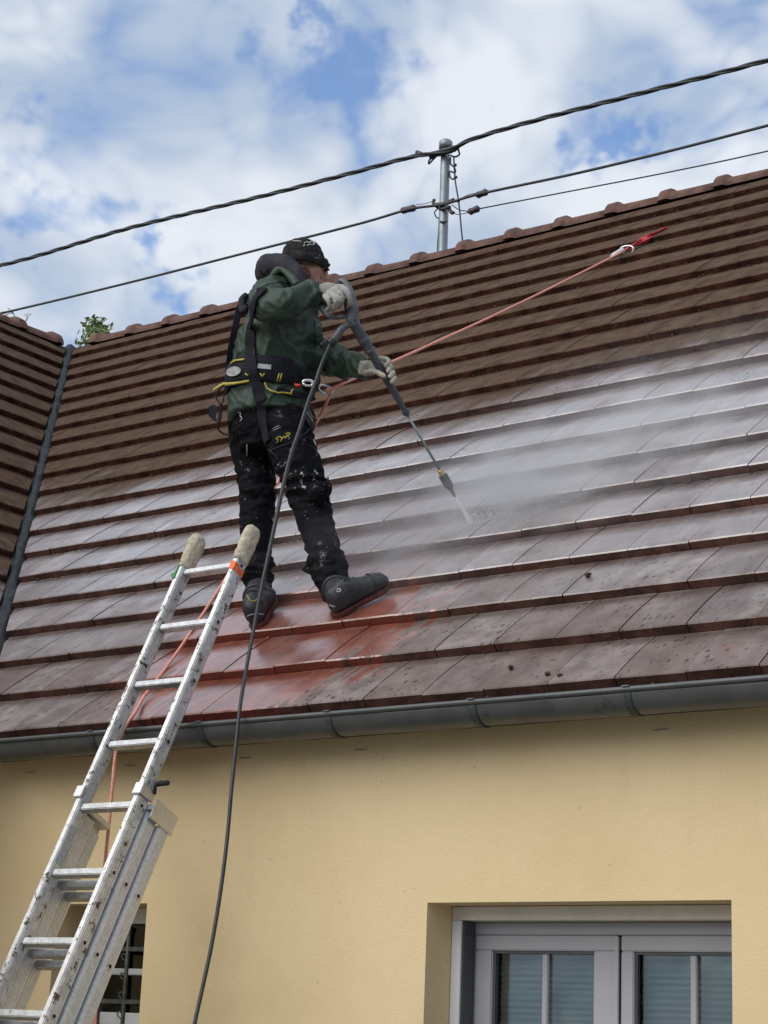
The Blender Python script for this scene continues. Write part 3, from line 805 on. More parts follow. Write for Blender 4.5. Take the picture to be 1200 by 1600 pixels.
# guide brackets at the head of the lower sections
for side in (0, 1):
    xo = LW if side else -SW
    a, b = (xo - .002, xo + SW + .012) if side else (xo - .012, xo + SW + .002)
    bm = bmesh.new()
    lbox(bm, a, b, sj - .03, sj + .018, -.040, -.031, .002); lbox(bm, a + (.034 if side else 0), b if side else a + .008, sj - .028, sj + .016, -.031, .036, .002)
    lbox(bm, b + .018 if side else a - .022, b + .024 if side else a - .016, sj + .0, sj + .080, .030, .166, .002)
    lbox(bm, a - (0 if side else .015), b + (.017 if side else 0), sj + .024, sj + .046, .030, .160, .002)
    mk('guide_bracket', bm, M_alu, ladder)
bm = bmesh.new(); c = LP(sj - .02, LW + SW + .012, .03)
tube(bm, [c, c + Vector((.012, -.01, .03)), c + Vector((.02, .01, .045))], .007, 8, 4); tube(bm, [c + Vector((.0, .0, .035)), c + Vector((.045, .01, .04))], .010, 10, 1); ball(bm, c + Vector((.05, .01, .04)), .011, 2)
mk('locking_pin', bm, M_dark, ladder, smooth=True)
# work gloves pulled over the stile ends
M_glovec = simple('old_glove_cotton', (.56, .50, .37), .95, var=.25, scale=40, bmp=.6, bscale=120, dirt=((.16, .13, .09), 28., .60))
for side in (0, 1):
    xc = LW + SW / 2 if side else -SW / 2
    bm = bmesh.new()
    rings = [(LP(s, xc, .001), Vector((a, 0, 0)), nrm * b) for s, a, b in ((-.02, .022, .040), (-.04, .023, .041), (-.10, .025, .043), (-.15, .028, .044), (-.185, .026, .038), (-.20, .016, .022))]
    loft(bm, rings, 20)
    me = blob(bm, .004, 4); displace(me, lambda p, n: .0035 * mnoise.noise(p * 45) + .002 * mnoise.noise(p * 110))
    mk('padded_end', me, M_glovec, ladder, smooth=True)
M_otape = simple('orange_tape', (.75, .13, .02), .5, var=.2); M_gtape = simple('green_tape', (.03, .22, .07), .5, var=.3)
bm = bmesh.new(); lbox(bm, LW - .0025, LW + SW + .0025, -.012, .030, -.0325, .030, .002)
for v in bm.verts: v.co += mnoise.noise_vector(v.co * 50) * .0015 + dn * (.012 if v.co.x > LX0 + LW + .02 else 0)
mk('orange_tape', bm, M_otape, ladder)
bm = bmesh.new(); lbox(bm, -SW - .003, -SW + .010, -.03, .045, -.0335, -.004, .002)
lbox(bm, -SW - .020, -SW - .002, .012, .030, -.030, -.027, .001)
for v in bm.verts: v.co += mnoise.noise_vector(v.co * 60) * .002
mk('green_tape', bm, M_gtape, ladder)
# worn text stickers on the inner side of the left stile
def sticker_mat():
    m, t, b, P = newmat('sticker_print'); x, y, z = sep(P)
    n = noi(vec(t, x * 100., y * 260., z * 260.), 1., 2.).ss(.56, .60)
    setin(t, b, 'Base Color', mix(n, (.48, .49, .50), (.09, .09, .10))); setin(t, b, 'Roughness', .5); return m
M_st = sticker_mat()
for s0, s1 in ((sj - .12, sj + .05), (sj + .13, sj + .29)):
    bm = bmesh.new(); lbox(bm, .0022, .0030, s0, s1, -.024, .014, 0); mk('sticker', bm, M_st, ladder)

# ------------------------------------------------------------------ the roof cleaner
from mathutils.bvhtree import BVHTree
PR = empty_p = None
FEET = on_roof(460, 975, 0)
person = None
M_skin = simple('skin', (.50, .29, .21), .55, var=.25, scale=30, bmp=.1, dirt=((.10, .055, .04), 60., .62))
def cloth_mat(name, c1, c2, stain=None, rough=.8, spot=None, scale=12., zone=None):
    m, t, b, P = newmat(name)
    n = noi(P, scale, 5., .6); c = mix(n.ss(.35, .68), c2, c1)
    if stain: c = mix(noi(P, 6., 6., .65).ss(.58, .72) * .7, c, stain)
    if spot:
        s1 = noi(vadd(P, (3., 7., 1.)), 26., 5., .75).ss(.60, .635); s2 = noi(P, 4.5, 3., .6).ss(.46, .60)
        d, _ = voro(P, 46.); s3 = d.ss(.14, .08) * noi(P, 9., 2.).ss(.50, .62)
        loc = dist(P, tuple(zone[0])).ss(zone[1], zone[1] * .3) if zone else 1.
        c = mix((s1 * (s2 * .25 + loc * .9 if zone else s2) + s3 * .55).clamp(), c, spot)
    setin(t, b, 'Base Color', c); setin(t, b, 'Roughness', (n - .5) * .2 + rough); setin(t, b, 'Specular IOR Level', .35 if name == 'green_jacket' else .12)
    bump(t, b, noi(P, 160., 3., .5) * .5 + noi(P, 30., 4., .6), .35, .004); return m
M_jacket = cloth_mat('green_jacket', (.030, .054, .036), (.022, .042, .028), None, rough=.55)
M_trous = cloth_mat('work_trousers', (.0055, .006, .009), (.003, .0035, .005), (.010, .010, .012), spot=(.50, .50, .48), rough=.8, zone=(at(478, 725, .56), .17))
M_hood = cloth_mat('grey_hood', (.045, .043, .052), (.026, .025, .032))
M_bean = cloth_mat('beanie_knit', (.012, .013, .016), (.028, .024, .024), (.05, .045, .045), rough=.9, spot=(.32, .31, .30), scale=34)
M_harn = cloth_mat('harness_webbing', (.010, .011, .015), (.018, .019, .024), (.06, .06, .06))
M_glv = simple('glove_grey', (.36, .36, .33), .9, var=.3, scale=26, bmp=.5, bscale=150, dirt=((.12, .12, .11), 34., .58))
M_glv2 = simple('glove_grey_cream', (.45, .42, .34), .9, var=.45, scale=22, bmp=.5, bscale=150, dirt=((.13, .13, .11), 34., .56))
M_boot = simple('boot_leather', (.028, .030, .034), .55, var=.4, scale=40, bmp=.3, dirt=((.10, .085, .075), 26., .60))
M_sole = simple('boot_sole', (.10, .020, .011), .6, var=.5, scale=30)
M_yel = simple('yellow_trim', (.50, .42, .07), .6, var=.3)
M_wht = simple('white_mark', (.65, .65, .62), .6, var=.3)
M_refl = simple('reflective_grey', (.34, .35, .35), .5)
M_redm = simple('red_anodised', (.35, .02, .015), .35, .4)
M_steel = simple('bright_steel', (.80, .80, .80), .22, .9, var=.1)

def fac(deg): return Vector((math.cos(R(deg)), math.sin(R(deg)), 0))
#        px   py   Y     a     b    facing
TOR = [(420, 656, .66, .184, .208, 60), (421, 630, .66, .180, .200, 59), (421, 605, .66, .172, .190, 57), (421, 585, .66, .166, .186, 56),
       (424, 562, .66, .170, .190, 54), (428, 535, .66, .166, .196, 52), (435, 505, .66, .150, .205, 50), (437, 482, .655, .136, .205, 48), (437, 462, .65, .118, .190, 47),
       (438, 447, .645, .095, .140, 46), (444, 434, .64, .070, .085, 45), (452, 424, .635, .058, .062, 44)]
def ring(t_, k=1., da=0.):
    px, py, Y, a, b, f = t_; return at(px, py, Y), fac(f) * (a * k + da), fac(f + 90) * (b * k + da)
def limb(bm, pts, n=16):
    P_ = [at(*p[:3]) for p in pts]; r = [p[3] for p in pts]
    tube(bm, P_, r, n, 4)
    ball(bm, P_[0], r[0], 3); ball(bm, P_[-1], r[-1], 3)
ARM_R = [(430, 460, .53, .082), (420, 468, .42, .084), (424, 478, .32, .080), (452, 473, .335, .072), (474, 463, .375, .060), (487, 459, .40, .050)]
ARM_L = [(452, 470, .79, .085), (470, 515, .85, .078), (488, 552, .88, .078), (515, 560, .84, .070), (540, 569, .78, .058), (565, 575, .72, .047)]
LEG_R = [(444, 662, .63, .112), (456, 700, .625, .108), (470, 735, .63, .098), (481, 768, .645, .090), (489, 800, .65, .080), (500, 840, .64, .076), (509, 872, .63, .077), (516, 900, .625, .071), (522, 922, .62, .062)]
LEG_L = [(394, 666, .70, .112), (395, 700, .71, .102), (400, 740, .72, .088), (402, 780, .715, .076), (401, 815, .705, .074), (401, 855, .695, .073), (402, 895, .685, .066), (404, 928, .675, .056)]
HC = at(481, 407, .62)
hyaw, hpit = R(41), R(24)
HM = Matrix.Translation(HC) @ Matrix.Rotation(hyaw, 4, 'Z') @ Matrix.Rotation(hpit, 4, 'Y')
# body: one continuous figure, thinner than the clothes
bm = bmesh.new()
def hb(c, r, sub=3): ball(bm, HM @ Vector(c), r, sub, (HM.to_3x3()).to_4x4())
hb((-.016, 0, -.012), (.080, .072, .064)); hb((.040, 0, -.040), (.050, .056, .066)); hb((.066, 0, -.088), (.024, .030, .022))
for s in (-1, 1):
    hb((.015, s * .046, -.062), (.040, .020, .036)); hb((-.004, s * .080, -.022), (.017, .008, .031)); hb((.056, s * .040, -.030), (.026, .020, .022)); hb((.078, s * .030, .010), (.014, .022, .010))
tube(bm, [HM @ Vector(p) for p in ((.085, 0, .006), (.099, 0, -.014), (.112, 0, -.034), (.098, 0, -.046))], [.008, .010, .014, .010], 10, 3)
hb((.088, 0, -.064), (.012, .024, .007)); hb((.085, 0, -.075), (.012, .020, .007))
tube(bm, [HM @ Vector((-.02, 0, -.04)), at(458, 432, .64), at(448, 448, .645)], [.056, .056, .062], 14, 3)
loft(bm, [ring(q, .78) for q in TOR[:10]], 24)
for A_ in (ARM_R, ARM_L):
    limb(bm, [(a, b, c, d * .62) for a, b, c, d in A_])
for A_ in (LEG_R, LEG_L): limb(bm, [(a, b, c, d * .62) for a, b, c, d in A_[:-1]])
loft(bm, [(at(420, 700, .67), fac(62) * .10, fac(152) * .12), (at(420, 665, .67), fac(62) * .13, fac(152) * .15), (at(421, 640, .66), fac(60) * .12, fac(150) * .14)], 20)
hr = at(512, 459, .43); hl = at(584, 577, .745)
ball(bm, hr, .017, 3); ball(bm, hl, .016, 3); tube(bm, [at(485, 459, .40), at(497, 459, .415), hr], .019, 12, 1); tube(bm, [at(563, 575, .72), hl], .018, 12, 1)
for (hx, hy, tx, ty, Yb) in ((519, 912, 596, 928, .62), (404, 914, 432, 950, .67)):
    limb(bm, [(hx, hy, Yb, .028), (hx + 2, hy + 30, Yb + .0, .026)])
me = blob(bm, .0055, 2, .5)
person = mk('person', me, M_skin, smooth=True, label='man in green jacket, black beanie and safety harness pressure washing the roof', cat='person')
def bvh(o): return BVHTree.FromPolygons([v.co.copy() for v in o.data.vertices], [tuple(p.vertices) for p in o.data.polygons])
def on_surf(trees, px, py, off=.004):
    d = ray(px, py).normalized(); best = None
    for t_ in trees:
        h = t_.ray_cast(CP, d)
        if h[0] is not None and (best is None or h[3] < best[3]): best = h
    if best is None: return None
    n = best[1]; n = n if n.dot(d) < 0 else -n
    return best[0] + n * off, n
def ridged(p, s, ax=(1, 1, 1)):
    q = Vector((p.x * ax[0], p.y * ax[1], p.z * ax[2])) * s
    q = q + mnoise.noise_vector(q * .6) * .7
    return 1 - abs(mnoise.noise(q)) * 2.2
# eyes
for s in (-1, 1):
    bm = bmesh.new(); ball(bm, HM @ Vector((.083, s * .031, -.006)), .0105, 2); mk('eye', bm, M_wht, person, smooth=True)
    bm = bmesh.new(); tube(bm, [HM @ Vector((.098, s * .014, .012)), HM @ Vector((.100, s * .030, .017)), HM @ Vector((.088, s * .046, .012))], [.002, .004, .002], 6, 3); mk('eyebrow', bm, M_dark, person, smooth=True)
# beard
bm = bmesh.new()
for c, r in (((.050, 0, -.090), (.040, .044, .024)), ((.018, -.049, -.070), (.034, .0185, .030)), ((.018, .049, -.070), (.034, .0185, .030)), ((.088, 0, -.054), (.010, .024, .006))): hb(c, r)
me = blob(bm, .005, 2); displace(me, lambda p, n: .0015 * mnoise.noise(p * 300))
mk('beard', me, simple('beard_stubble', (.19, .10, .072), .9, var=.5, scale=120, bmp=.6, bscale=300), person, smooth=True)
# trousers
bm = bmesh.new()
limb(bm, LEG_R); limb(bm, LEG_L)
loft(bm, [(at(419, 705, .67), fac(62) * .120, fac(152) * .150), (at(420, 680, .67), fac(62) * .160, fac(152) * .185), (at(421, 650, .665), fac(62) * .160, fac(152) * .185), (at(421, 620, .66), fac(60) * .145, fac(150) * .165)], 24)
# baggy knee folds and the bunched hem over the boots
for p, r in (((497, 762, .70), .055), ((500, 770, .60), .05), ((524, 886, .62), .05), ((505, 893, .61), .05), ((492, 885, .63), .045), ((411, 775, .70), .055), ((393, 765, .72), .05), ((412, 880, .67), .045)): ball(bm, at(*p), r, 3)
me = blob(bm, .007, 5)
def tfold(p, n):
    _, py, _ = projpx(p); k = .6
    k += 1.1 * math.exp(-((py - 775) / 34) ** 2) + 1.5 * math.exp(-((py - 892) / 30) ** 2) + .5 * math.exp(-((py - 690) / 30) ** 2)
    return .0085 * k * (ridged(p, 9, (.8, .8, 2.0)) - .40) + .0045 * k * (ridged(p, 20, (.7, .7, 1.8)) - .5)
displace(me, tfold)
trous = mk('trousers', me, M_trous, person, smooth=True)
# jacket
bm = bmesh.new()
loft(bm, [ring(q) for q in TOR], 32)
limb(bm, ARM_R, 20); limb(bm, ARM_L, 20)
ball(bm, at(476, 590, .78), .07, 3); ball(bm, at(482, 560, .74), .065, 3); ball(bm, at(470, 480, .70), .085, 3); ball(bm, at(475, 520, .72), .085, 3)
ball(bm, at(372, 590, .62), .05, 3); ball(bm, at(378, 545, .62), .06, 3)
me = blob(bm, .007, 4)
def jfold(p, n):
    px, py, pz = projpx(p); k = .75
    if px > 470 or (py < 500 and px > 440): k = 1.1
    k *= (1 if py < 630 else .5)
    dr = p.x * .35 + p.z * .9
    a = max(0., ridged(Vector((p.x - p.z * .5, p.y, p.z + p.x * .5)), 6.0, (1.6, 1.6, .7))) ** 2
    c_ = max(0., ridged(Vector((p.x + p.z * .7, p.y, p.z)), 11., (1.4, 1.4, .6))) ** 2.5
    return .015 * k * (a - .30) + .009 * k * (c_ - .25) + .004 * k * (ridged(Vector((p.x + p.z * .8, p.y, p.z - p.x * .4)), 15, (1.6, 1.4, .7)) - .5)
displace(me, jfold)
jacket = mk('jacket', me, M_jacket, person, smooth=True)
BJ, BT = bvh(jacket), bvh(trous)
# sleeve cuffs, seams and zip
def surf_tube(trees, pts, r, mat, name, par, off=.002, sub=5, n=6):
    q = []
    for a, b in zip(pts, pts[1:]):
        for k in range(sub):
            h = on_surf(trees, a[0] + (b[0] - a[0]) * k / sub, a[1] + (b[1] - a[1]) * k / sub, off)
            if h: q.append(h[0])
    h = on_surf(trees, *pts[-1], off); 
    if h: q.append(h[0])
    if len(q) < 2: return None
    bm = bmesh.new(); tube(bm, q, r, n, 1); return mk(name, bm, mat, par, smooth=True)
def surf_ribbon(trees, pts, width, mat, name, par, off=.006, sub=6, thick=.004, label=None):
    q = []; nn = []
    for i, (a, b) in enumerate(zip(pts, pts[1:])):
        for k in range(sub + (i == len(pts) - 2)):
            h = on_surf(trees, a[0] + (b[0] - a[0]) * k / sub, a[1] + (b[1] - a[1]) * k / sub, off)
            if h: q.append(h[0]); nn.append(h[1])
    # soften
    for _ in range(3):
        q = [q[0]] + [(q[i - 1] + q[i] * 2 + q[i + 1]) / 4 for i in range(1, len(q) - 1)] + [q[-1]]
        nn = [nn[0]] + [((nn[i - 1] + nn[i] + nn[i + 1])).normalized() for i in range(1, len(nn) - 1)] + [nn[-1]]
    bm = bmesh.new(); prev = None
    for i, p in enumerate(q):
        d = (q[min(i + 1, len(q) - 1)] - q[max(i - 1, 0)]).normalized(); wv = d.cross(nn[i]).normalized()
        c = [bm.verts.new(p + wv * width * s / 2 + nn[i] * t_) for s, t_ in ((-1, -thick), (1, -thick), (1, thick), (-1, thick))]
        if prev:
            for k in range(4): bm.faces.new((prev[k], prev[(k + 1) % 4], c[(k + 1) % 4], c[k]))
        else: bm.faces.new(c[::-1])
        prev = c
    bm.faces.new(prev)
    return mk(name, bm, mat, par, label=label)
surf_tube([BJ], [(492, 502), (494, 520), (493, 545), (488, 575)], .004, M_jacket, 'zip', jacket)
surf_tube([BJ], [(401, 452), (420, 444), (440, 440), (452, 444)], .003, M_jacket, 'seam', jacket)
surf_tube([BJ], [(478, 440), (484, 452), (489, 470)], .0045, M_jacket, 'cuff', jacket)
# hood: thick grey roll behind the neck
bm = bmesh.new()
tube(bm, [at(473, 446, .50), at(464, 429, .50), at(448, 415, .51), at(428, 415, .56), at(420, 417, .64), at(428, 417, .73), at(448, 420, .77)], [.018, .034, .046, .056, .060, .055, .040], 16, 4)
ball(bm, at(420, 428, .62), .065, 3); ball(bm, at(436, 425, .58), .06, 3)
me = blob(bm, .006, 4); displace(me, lambda p, n: .005 * (ridged(p, 12) - .5)); hood = mk('hood', me, M_hood, person, smooth=True)
bm = bmesh.new(); tube(bm, [at(418, 452, .49), at(430, 428, .485), at(440, 420, .485), at(452, 430, .47), at(466, 446, .46)], [.022, .020, .017, .018, .022], 12, 4)
me = blob(bm, .006, 3); displace(me, lambda p, n: .003 * (ridged(p, 18) - .5)); mk('collar', me, M_jacket, person, smooth=True)
# beanie with folded brim
bm = bmesh.new(); n = 32
rows = []
HT = Matrix.Translation((0, 0, -.034)) @ Matrix.Rotation(R(-20), 4, 'Y')
for i in range(15):
    a = i / 14 * math.pi / 2; zz = math.sin(a); rr_ = math.cos(a) ** .82
    rows.append([bm.verts.new(HM @ (HT @ Vector((-.006 - .012 * zz + .1035 * rr_ * math.cos(2 * math.pi * j / n), .089 * rr_ * math.sin(2 * math.pi * j / n), .006 + .124 * zz)))) for j in range(n)])
for a, b in zip(rows, rows[1:]):
    for j in range(n):
        try: bm.faces.new((a[j], a[(j + 1) % n], b[(j + 1) % n], b[j]))
        except Exception: pass
bm.faces.new(rows[0][::-1]); bmesh.ops.remove_doubles(bm, verts=bm.verts[:], dist=.0005)
for v in bm.verts: v.co += mnoise.noise_vector(v.co * 22) * .005
bmesh.ops.subdivide_edges(bm, edges=bm.edges[:], cuts=1, use_grid_fill=True, smooth=.5)
for v in bm.verts: v.co += mnoise.noise_vector(v.co * 55) * .0022
beanie = mk('beanie', bm, M_bean, person, smooth=True)
bm = bmesh.new(); prof = [(-.006, -.010), (.006, -.016), (.010, .000), (.010, .022), (.006, .034), (-.006, .034)]
rows = []
for o_, z_ in prof: rows.append([bm.verts.new(HM @ (HT @ Vector((-.006 + (.1045 + o_) * math.cos(2 * math.pi * j / n), (.090 + o_) * math.sin(2 * math.pi * j / n), z_ + .002 * math.sin(j * 1.7))))) for j in range(n)])
for k in range(len(rows)):
    a, b = rows[k], rows[(k + 1) % len(rows)]
    for j in range(n): bm.faces.new((a[j], a[(j + 1) % n], b[(j + 1) % n], b[j]))
for v in bm.verts: v.co += mnoise.noise_vector(v.co * 30) * .003
mk('beanie_brim', bm, M_bean, beanie, smooth=True)
BB = bvh(beanie)
# white bird-like emblem on the beanie and a few marks
bm = bmesh.new()
for ln in ([(475, 381), (479, 378), (483, 380), (487, 377), (491, 380), (489, 383), (484, 382), (480, 384)], [(476, 383), (474, 385)], [(491, 378), (494, 376), (497, 378)], [(458, 377), (466, 377), (471, 378)]):
    q = [h[0] for h in (on_surf([BB], a, b, .002) for a, b in ln) if h]
    if len(q) > 1: tube(bm, q, .0022, 5, 2)
mk('emblem', bm, M_wht, beanie, smooth=True)
bm = bmesh.new()
for ln in ([(464, 403), (469, 402), (473, 404)], [(463, 407), (467, 406), (472, 408)]):
    q = [h[0] for h in (on_surf([BB], a, b, .006) for a, b in ln) if h]
    if len(q) > 1: tube(bm, q, .0018, 5, 2)
mk('emblem', bm, M_refl, beanie, smooth=True)

# harness ------------------------------------------------------------
harness = bpy.data.objects.new('harness', None); link(harness, person)
def torq(py):
    ys = [q[1] for q in TOR][::-1]; return tuple(float(np.interp(py, ys, [q[i] for q in TOR][::-1])) for i in range(6))
bm = bmesh.new(); rows = []; n = 48
for k, (dpy, o_) in enumerate(((-21, .004), (-18, .018), (0, .024), (16, .020), (20, .004))):
    row = []
    for j in range(n):
        ph = 2 * math.pi * j / n; tilt = 4 * math.cos(ph)
        hh = dpy * (1.0 if math.cos(ph) < .35 else .62)
        px_, py_, Y_, a_, b_, f_ = torq(600 + tilt + hh)
        c = at(px_, 600 + tilt + hh, Y_)
        row.append(bm.verts.new(c + fac(f_) * (a_ + o_ + .006) * math.cos(ph) + fac(f_ + 90) * (b_ + o_ + .006) * math.sin(ph)))
    rows.append(row)
for a, b in zip(rows, rows[1:]):
    for j in range(n): bm.faces.new((a[j], a[(j + 1) % n], b[(j + 1) % n], b[j]))
for v in bm.verts: v.co += mnoise.noise_vector(v.co * 14) * .006
belt = mk('belt', bm, M_harn, harness, smooth=True)
BL = bvh(belt); AL = [BJ, BL, BT]
surf_ribbon([BJ, BL], [(413, 452), (400, 468), (394, 500), (391, 540), (395, 575), (401, 605), (409, 628)], .046, M_harn, 'strap', harness, .008)
bm = bmesh.new(); ribbon(bm, [at(392, 462, .60), at(376, 478, .55), at(368, 510, .52), at(361, 545, .53), at(357, 582, .56)], (.5, .8, 0), .030, .006)
mk('strap', bm, M_harn, harness)
bm = bmesh.new(); tube(bm, [at(385, 460, .58), at(378, 470, .56), at(380, 486, .54), at(386, 478, .54)], [.012, .018, .018, .012], 8, 4); mk('strap_pad', bm, M_hood, harness, smooth=True)
surf_ribbon(AL, [(402, 612), (408, 632), (412, 660), (420, 690)], .040, M_harn, 'strap', harness, .008)
surf_ribbon(AL, [(432, 610), (450, 616), (470, 618), (488, 622)], .026, M_harn, 'strap', harness, .010)
surf_ribbon(AL, [(468, 585), (478, 590), (487, 598)], .030, M_harn, 'strap', harness, .012)
def flat(trees, corners, mat, name, par, off=.005, thick=.003):
    q = [on_surf(trees, *c, off) for c in corners]; q = [h for h in q if h]
    if len(q) < 3: return
    nn = sum((h[1] for h in q), Vector()).normalized(); bm = bmesh.new()
    a = [bm.verts.new(h[0] + nn * .001) for h in q]; b = [bm.verts.new(h[0] - nn * thick) for h in q]
    bm.faces.new(a); bm.faces.new(b[::-1])
    for i in range(len(a)): bm.faces.new((a[i], a[(i + 1) % len(a)], b[(i + 1) % len(a)], b[i]))
    mk(name, bm, mat, par)
flat([BL], [(404, 569), (424, 571), (423, 578), (403, 576)], M_refl, 'harness_label', belt, .006)
flat([BL], [(397, 568), (402, 569), (401, 575), (396, 574)], M_refl, 'harness_label', belt, .006)
flat([BL], [(367 + 11 * math.cos(a) + 2 * math.sin(a), 581 + 7 * math.sin(a) - 3 * math.cos(a)) for a in [i * math.pi / 7 for i in range(14)]], M_refl, 'harness_label', belt, .008)
flat([BL], [(429, 571), (433, 571), (432, 600), (428, 600)], M_refl, 'harness_label', belt, .010)
for ln in ([(384, 584), (387, 587), (391, 583)], [(407, 584), (410, 589), (414, 584)], [(436, 584), (433, 596)], [(440, 584), (437, 596)], [(362, 568), (368, 564), (376, 563), (383, 562)]): surf_tube([BL, BJ], ln, .0032 if ln[0][0] != 362 else .005, M_yel if ln[0][0] != 384 else M_yel, 'stitching', belt, .004, 2, 5)
surf_tube(AL, [(415, 600), (418, 608), (424, 613), (440, 616), (454, 618), (455, 610)], .0042, M_yel, 'gear_loop', harness, .014, 3)
bm = bmesh.new(); tube(bm, [on_surf(AL, 391, 593, .012)[0], on_surf(AL, 375, 596, .012)[0], on_surf(AL, 358, 598, .012)[0], at(350, 600, .56), at(334, 610, .53)], [.006, .006, .008, .008, .008], 7, 3); mk('gear_loop', bm, M_yel, harness, smooth=True)
# dangling cords and pouch at the back
bm = bmesh.new()
tube(bm, [at(350, 602, .56), at(340, 612, .53), at(338, 622, .52), at(344, 632, .52), at(345, 652, .52), at(340, 668, .52), at(350, 678, .54), at(362, 680, .55)], .0042, 6)
tube(bm, [at(352, 604, .56), at(350, 620, .54), at(343, 645, .53), at(341, 666, .53)], .003, 6)
mk('cord', bm, M_harn, harness, smooth=True)
bm = bmesh.new(); c = at(332, 645, .52); bp_ = [(327, 634), (336, 632), (340, 640), (337, 652), (341, 660), (333, 657), (326, 650)]
a = [bm.verts.new(at(p[0], p[1], .52)) for p in bp_]; b = [bm.verts.new(at(p[0], p[1], .545)) for p in bp_]
bm.faces.new(a[::-1]); bm.faces.new(b)
for i in range(len(a)): bm.faces.new((a[i], a[(i + 1) % len(a)], b[(i + 1) % len(a)], b[i]))
mk('pouch', bm, M_harn, harness)
# buckles and holster pocket at the hip
surf_ribbon([BT, BJ], [(472, 648), (480, 660), (486, 671)], .034, M_hood, 'thigh_buckle', harness, .014)
surf_ribbon([BT, BJ], [(482, 644), (487, 655), (492, 664)], .024, M_harn, 'thigh_buckle', harness, .016)
for ln in ([(474, 646), (484, 665)], [(480, 643), (490, 660)]): surf_tube([BT, BJ], ln, .002, M_refl, 'buckle_edge', harness, .020, 3, 5)
surf_tube([BT], [(424, 704), (440, 698), (460, 690), (478, 676), (487, 666)], .003, M_hood, 'pocket_edge', trous, .004)
surf_tube([BT], [(420, 702), (432, 712), (436, 720)], .0028, M_hood, 'pocket_edge', trous, .004)
for ln in ([(427, 671), (437, 665)], [(428, 674), (439, 668)]): surf_tube([BT], ln, .0018, M_refl, 'stitching', trous, .004, 3, 5)
bm = bmesh.new()
for ln in ([(433, 692), (436, 687), (432, 686), (437, 683), (441, 686), (439, 690)], [(440, 688), (444, 683), (446, 686), (449, 681), (451, 684)], [(446, 679), (452, 677), (453, 680), (448, 683)]):
    q = [h[0] for h in (on_surf([BT], a, b, .004) for a, b in ln) if h]
    if len(q) > 1: tube(bm, q, .0022, 5, 2)
mk('emblem', bm, M_yel, trous, smooth=True)
bm = bmesh.new()
for ln in ([(372, 644), (377, 645), (376, 650), (379, 654), (376, 658)], [(489, 687), (495, 688), (496, 692), (493, 697), (491, 692)], [(386, 694), (386, 712)]):
    q = [h[0] for h in (on_surf([BT, BJ], a, b, .003) for a, b in ln) if h]
    if len(q) > 1: tube(bm, q, .0026, 5, 2)
mk('paint_mark', bm, M_wht, trous, smooth=True)
# knee pad pocket flap on the right leg
surf_ribbon([BT], [(508, 742), (511, 752), (510, 762)], .02, M_trous, 'pocket_flap', trous, .008)

# gloves --------------------------------------------------------------
def chain(bm, pts, r):
    P_ = [at(*p) for p in pts]; tube(bm, P_, [r * 1.06, r, r * .97, r * .90][:len(P_)] if len(P_) == 4 else [r] * len(P_), 12, 3)
    ball(bm, P_[-1], r * .90, 2)
def palm(bm, pts, n=16):
    """flattened loft: (px,py,Y,half width vector dir, hw, ht)"""
    rings = []
    for px, py, Y, wd, hw, ht in pts:
        rings.append((at(px, py, Y), wd.normalized() * hw, ht))
    ds = [(rings[min(i + 1, len(rings) - 1)][0] - rings[max(i - 1, 0)][0]).normalized() for i in range(len(rings))]
    loft(bm, [(c, A, d.cross(A).normalized() * h) for (c, A, h), d in zip(rings, ds)], n)
bm = bmesh.new(); up = Vector((.15, -.45, 1))
palm(bm, [(476, 461, .380, up, .040, .038), (485, 459, .40, up, .037, .034), (494, 459, .415, up, .034, .028), (503, 458, .425, up, .040, .026), (514, 456, .425, up, .042, .022), (524, 455, .42, up, .034, .017)])
chain(bm, [(522, 449, .425), (536, 449, .405), (545, 461, .405), (547, 475, .425)], .0128)
chain(bm, [(518, 452, .42), (530, 457, .385), (534, 469, .385), (529, 480, .42)], .0125)
chain(bm, [(513, 457, .41), (522, 464, .375), (525, 475, .38), (520, 484, .415)], .0120)
chain(bm, [(507, 462, .40), (513, 470, .375), (516, 479, .385), (511, 485, .415)], .0108)
chain(bm, [(500, 452, .45), (512, 447, .485), (524, 451, .50), (534, 460, .495)], .0125)
me = blob(bm, .0035, 2, .5); displace(me, lambda p, n: .0018 * (ridged(p, 45) - .5)); mk('glove', me, M_glv, person, smooth=True, label='grey right glove gripping the trigger handle')
LG, LH = at(550, 500, .48), on_roof(737, 820, .02)
def lp(py):
    a, b = 0., 1.
    for _ in range(30):
        c = (a + b) / 2
        if projpx(LG.lerp(LH, c))[1] < py: a = c
        else: b = c
    return LG.lerp(LH, a)
YL = lp(577).y
bm = bmesh.new(); up2 = Vector((-.25, .2, 1))
palm(bm, [(562, 574, YL - .01, up2, .032, .028), (570, 575, YL + .01, up2, .036, .028), (580, 575, YL + .03, up2, .040, .022), (590, 573, YL + .045, up2, .040, .018)])
for i in range(4):
    ox, oy = 3.2 * i, 8.6 * i; L_ = (1, 1.08, 1.0, .86)[i]
    chain(bm, [(588 + ox * .6, 560 + oy, YL + .048), (600 + ox, 560 + oy, YL + .040), (608 + ox, 565 + oy, YL + .004), (602 + ox + 1, 571 + oy, YL - .024)], .0112 * (1 if i < 3 else .9))
chain(bm, [(570, 584, YL + .0), (580, 580, YL - .028), (590, 582, YL - .040), (600, 588, YL - .034)], .0125)
me = blob(bm, .0035, 2, .5); displace(me, lambda p, n: .0018 * (ridged(p, 45) - .5)); mk('glove', me, M_glv2, person, smooth=True, label='grey and cream left glove wrapped around the lance tube')

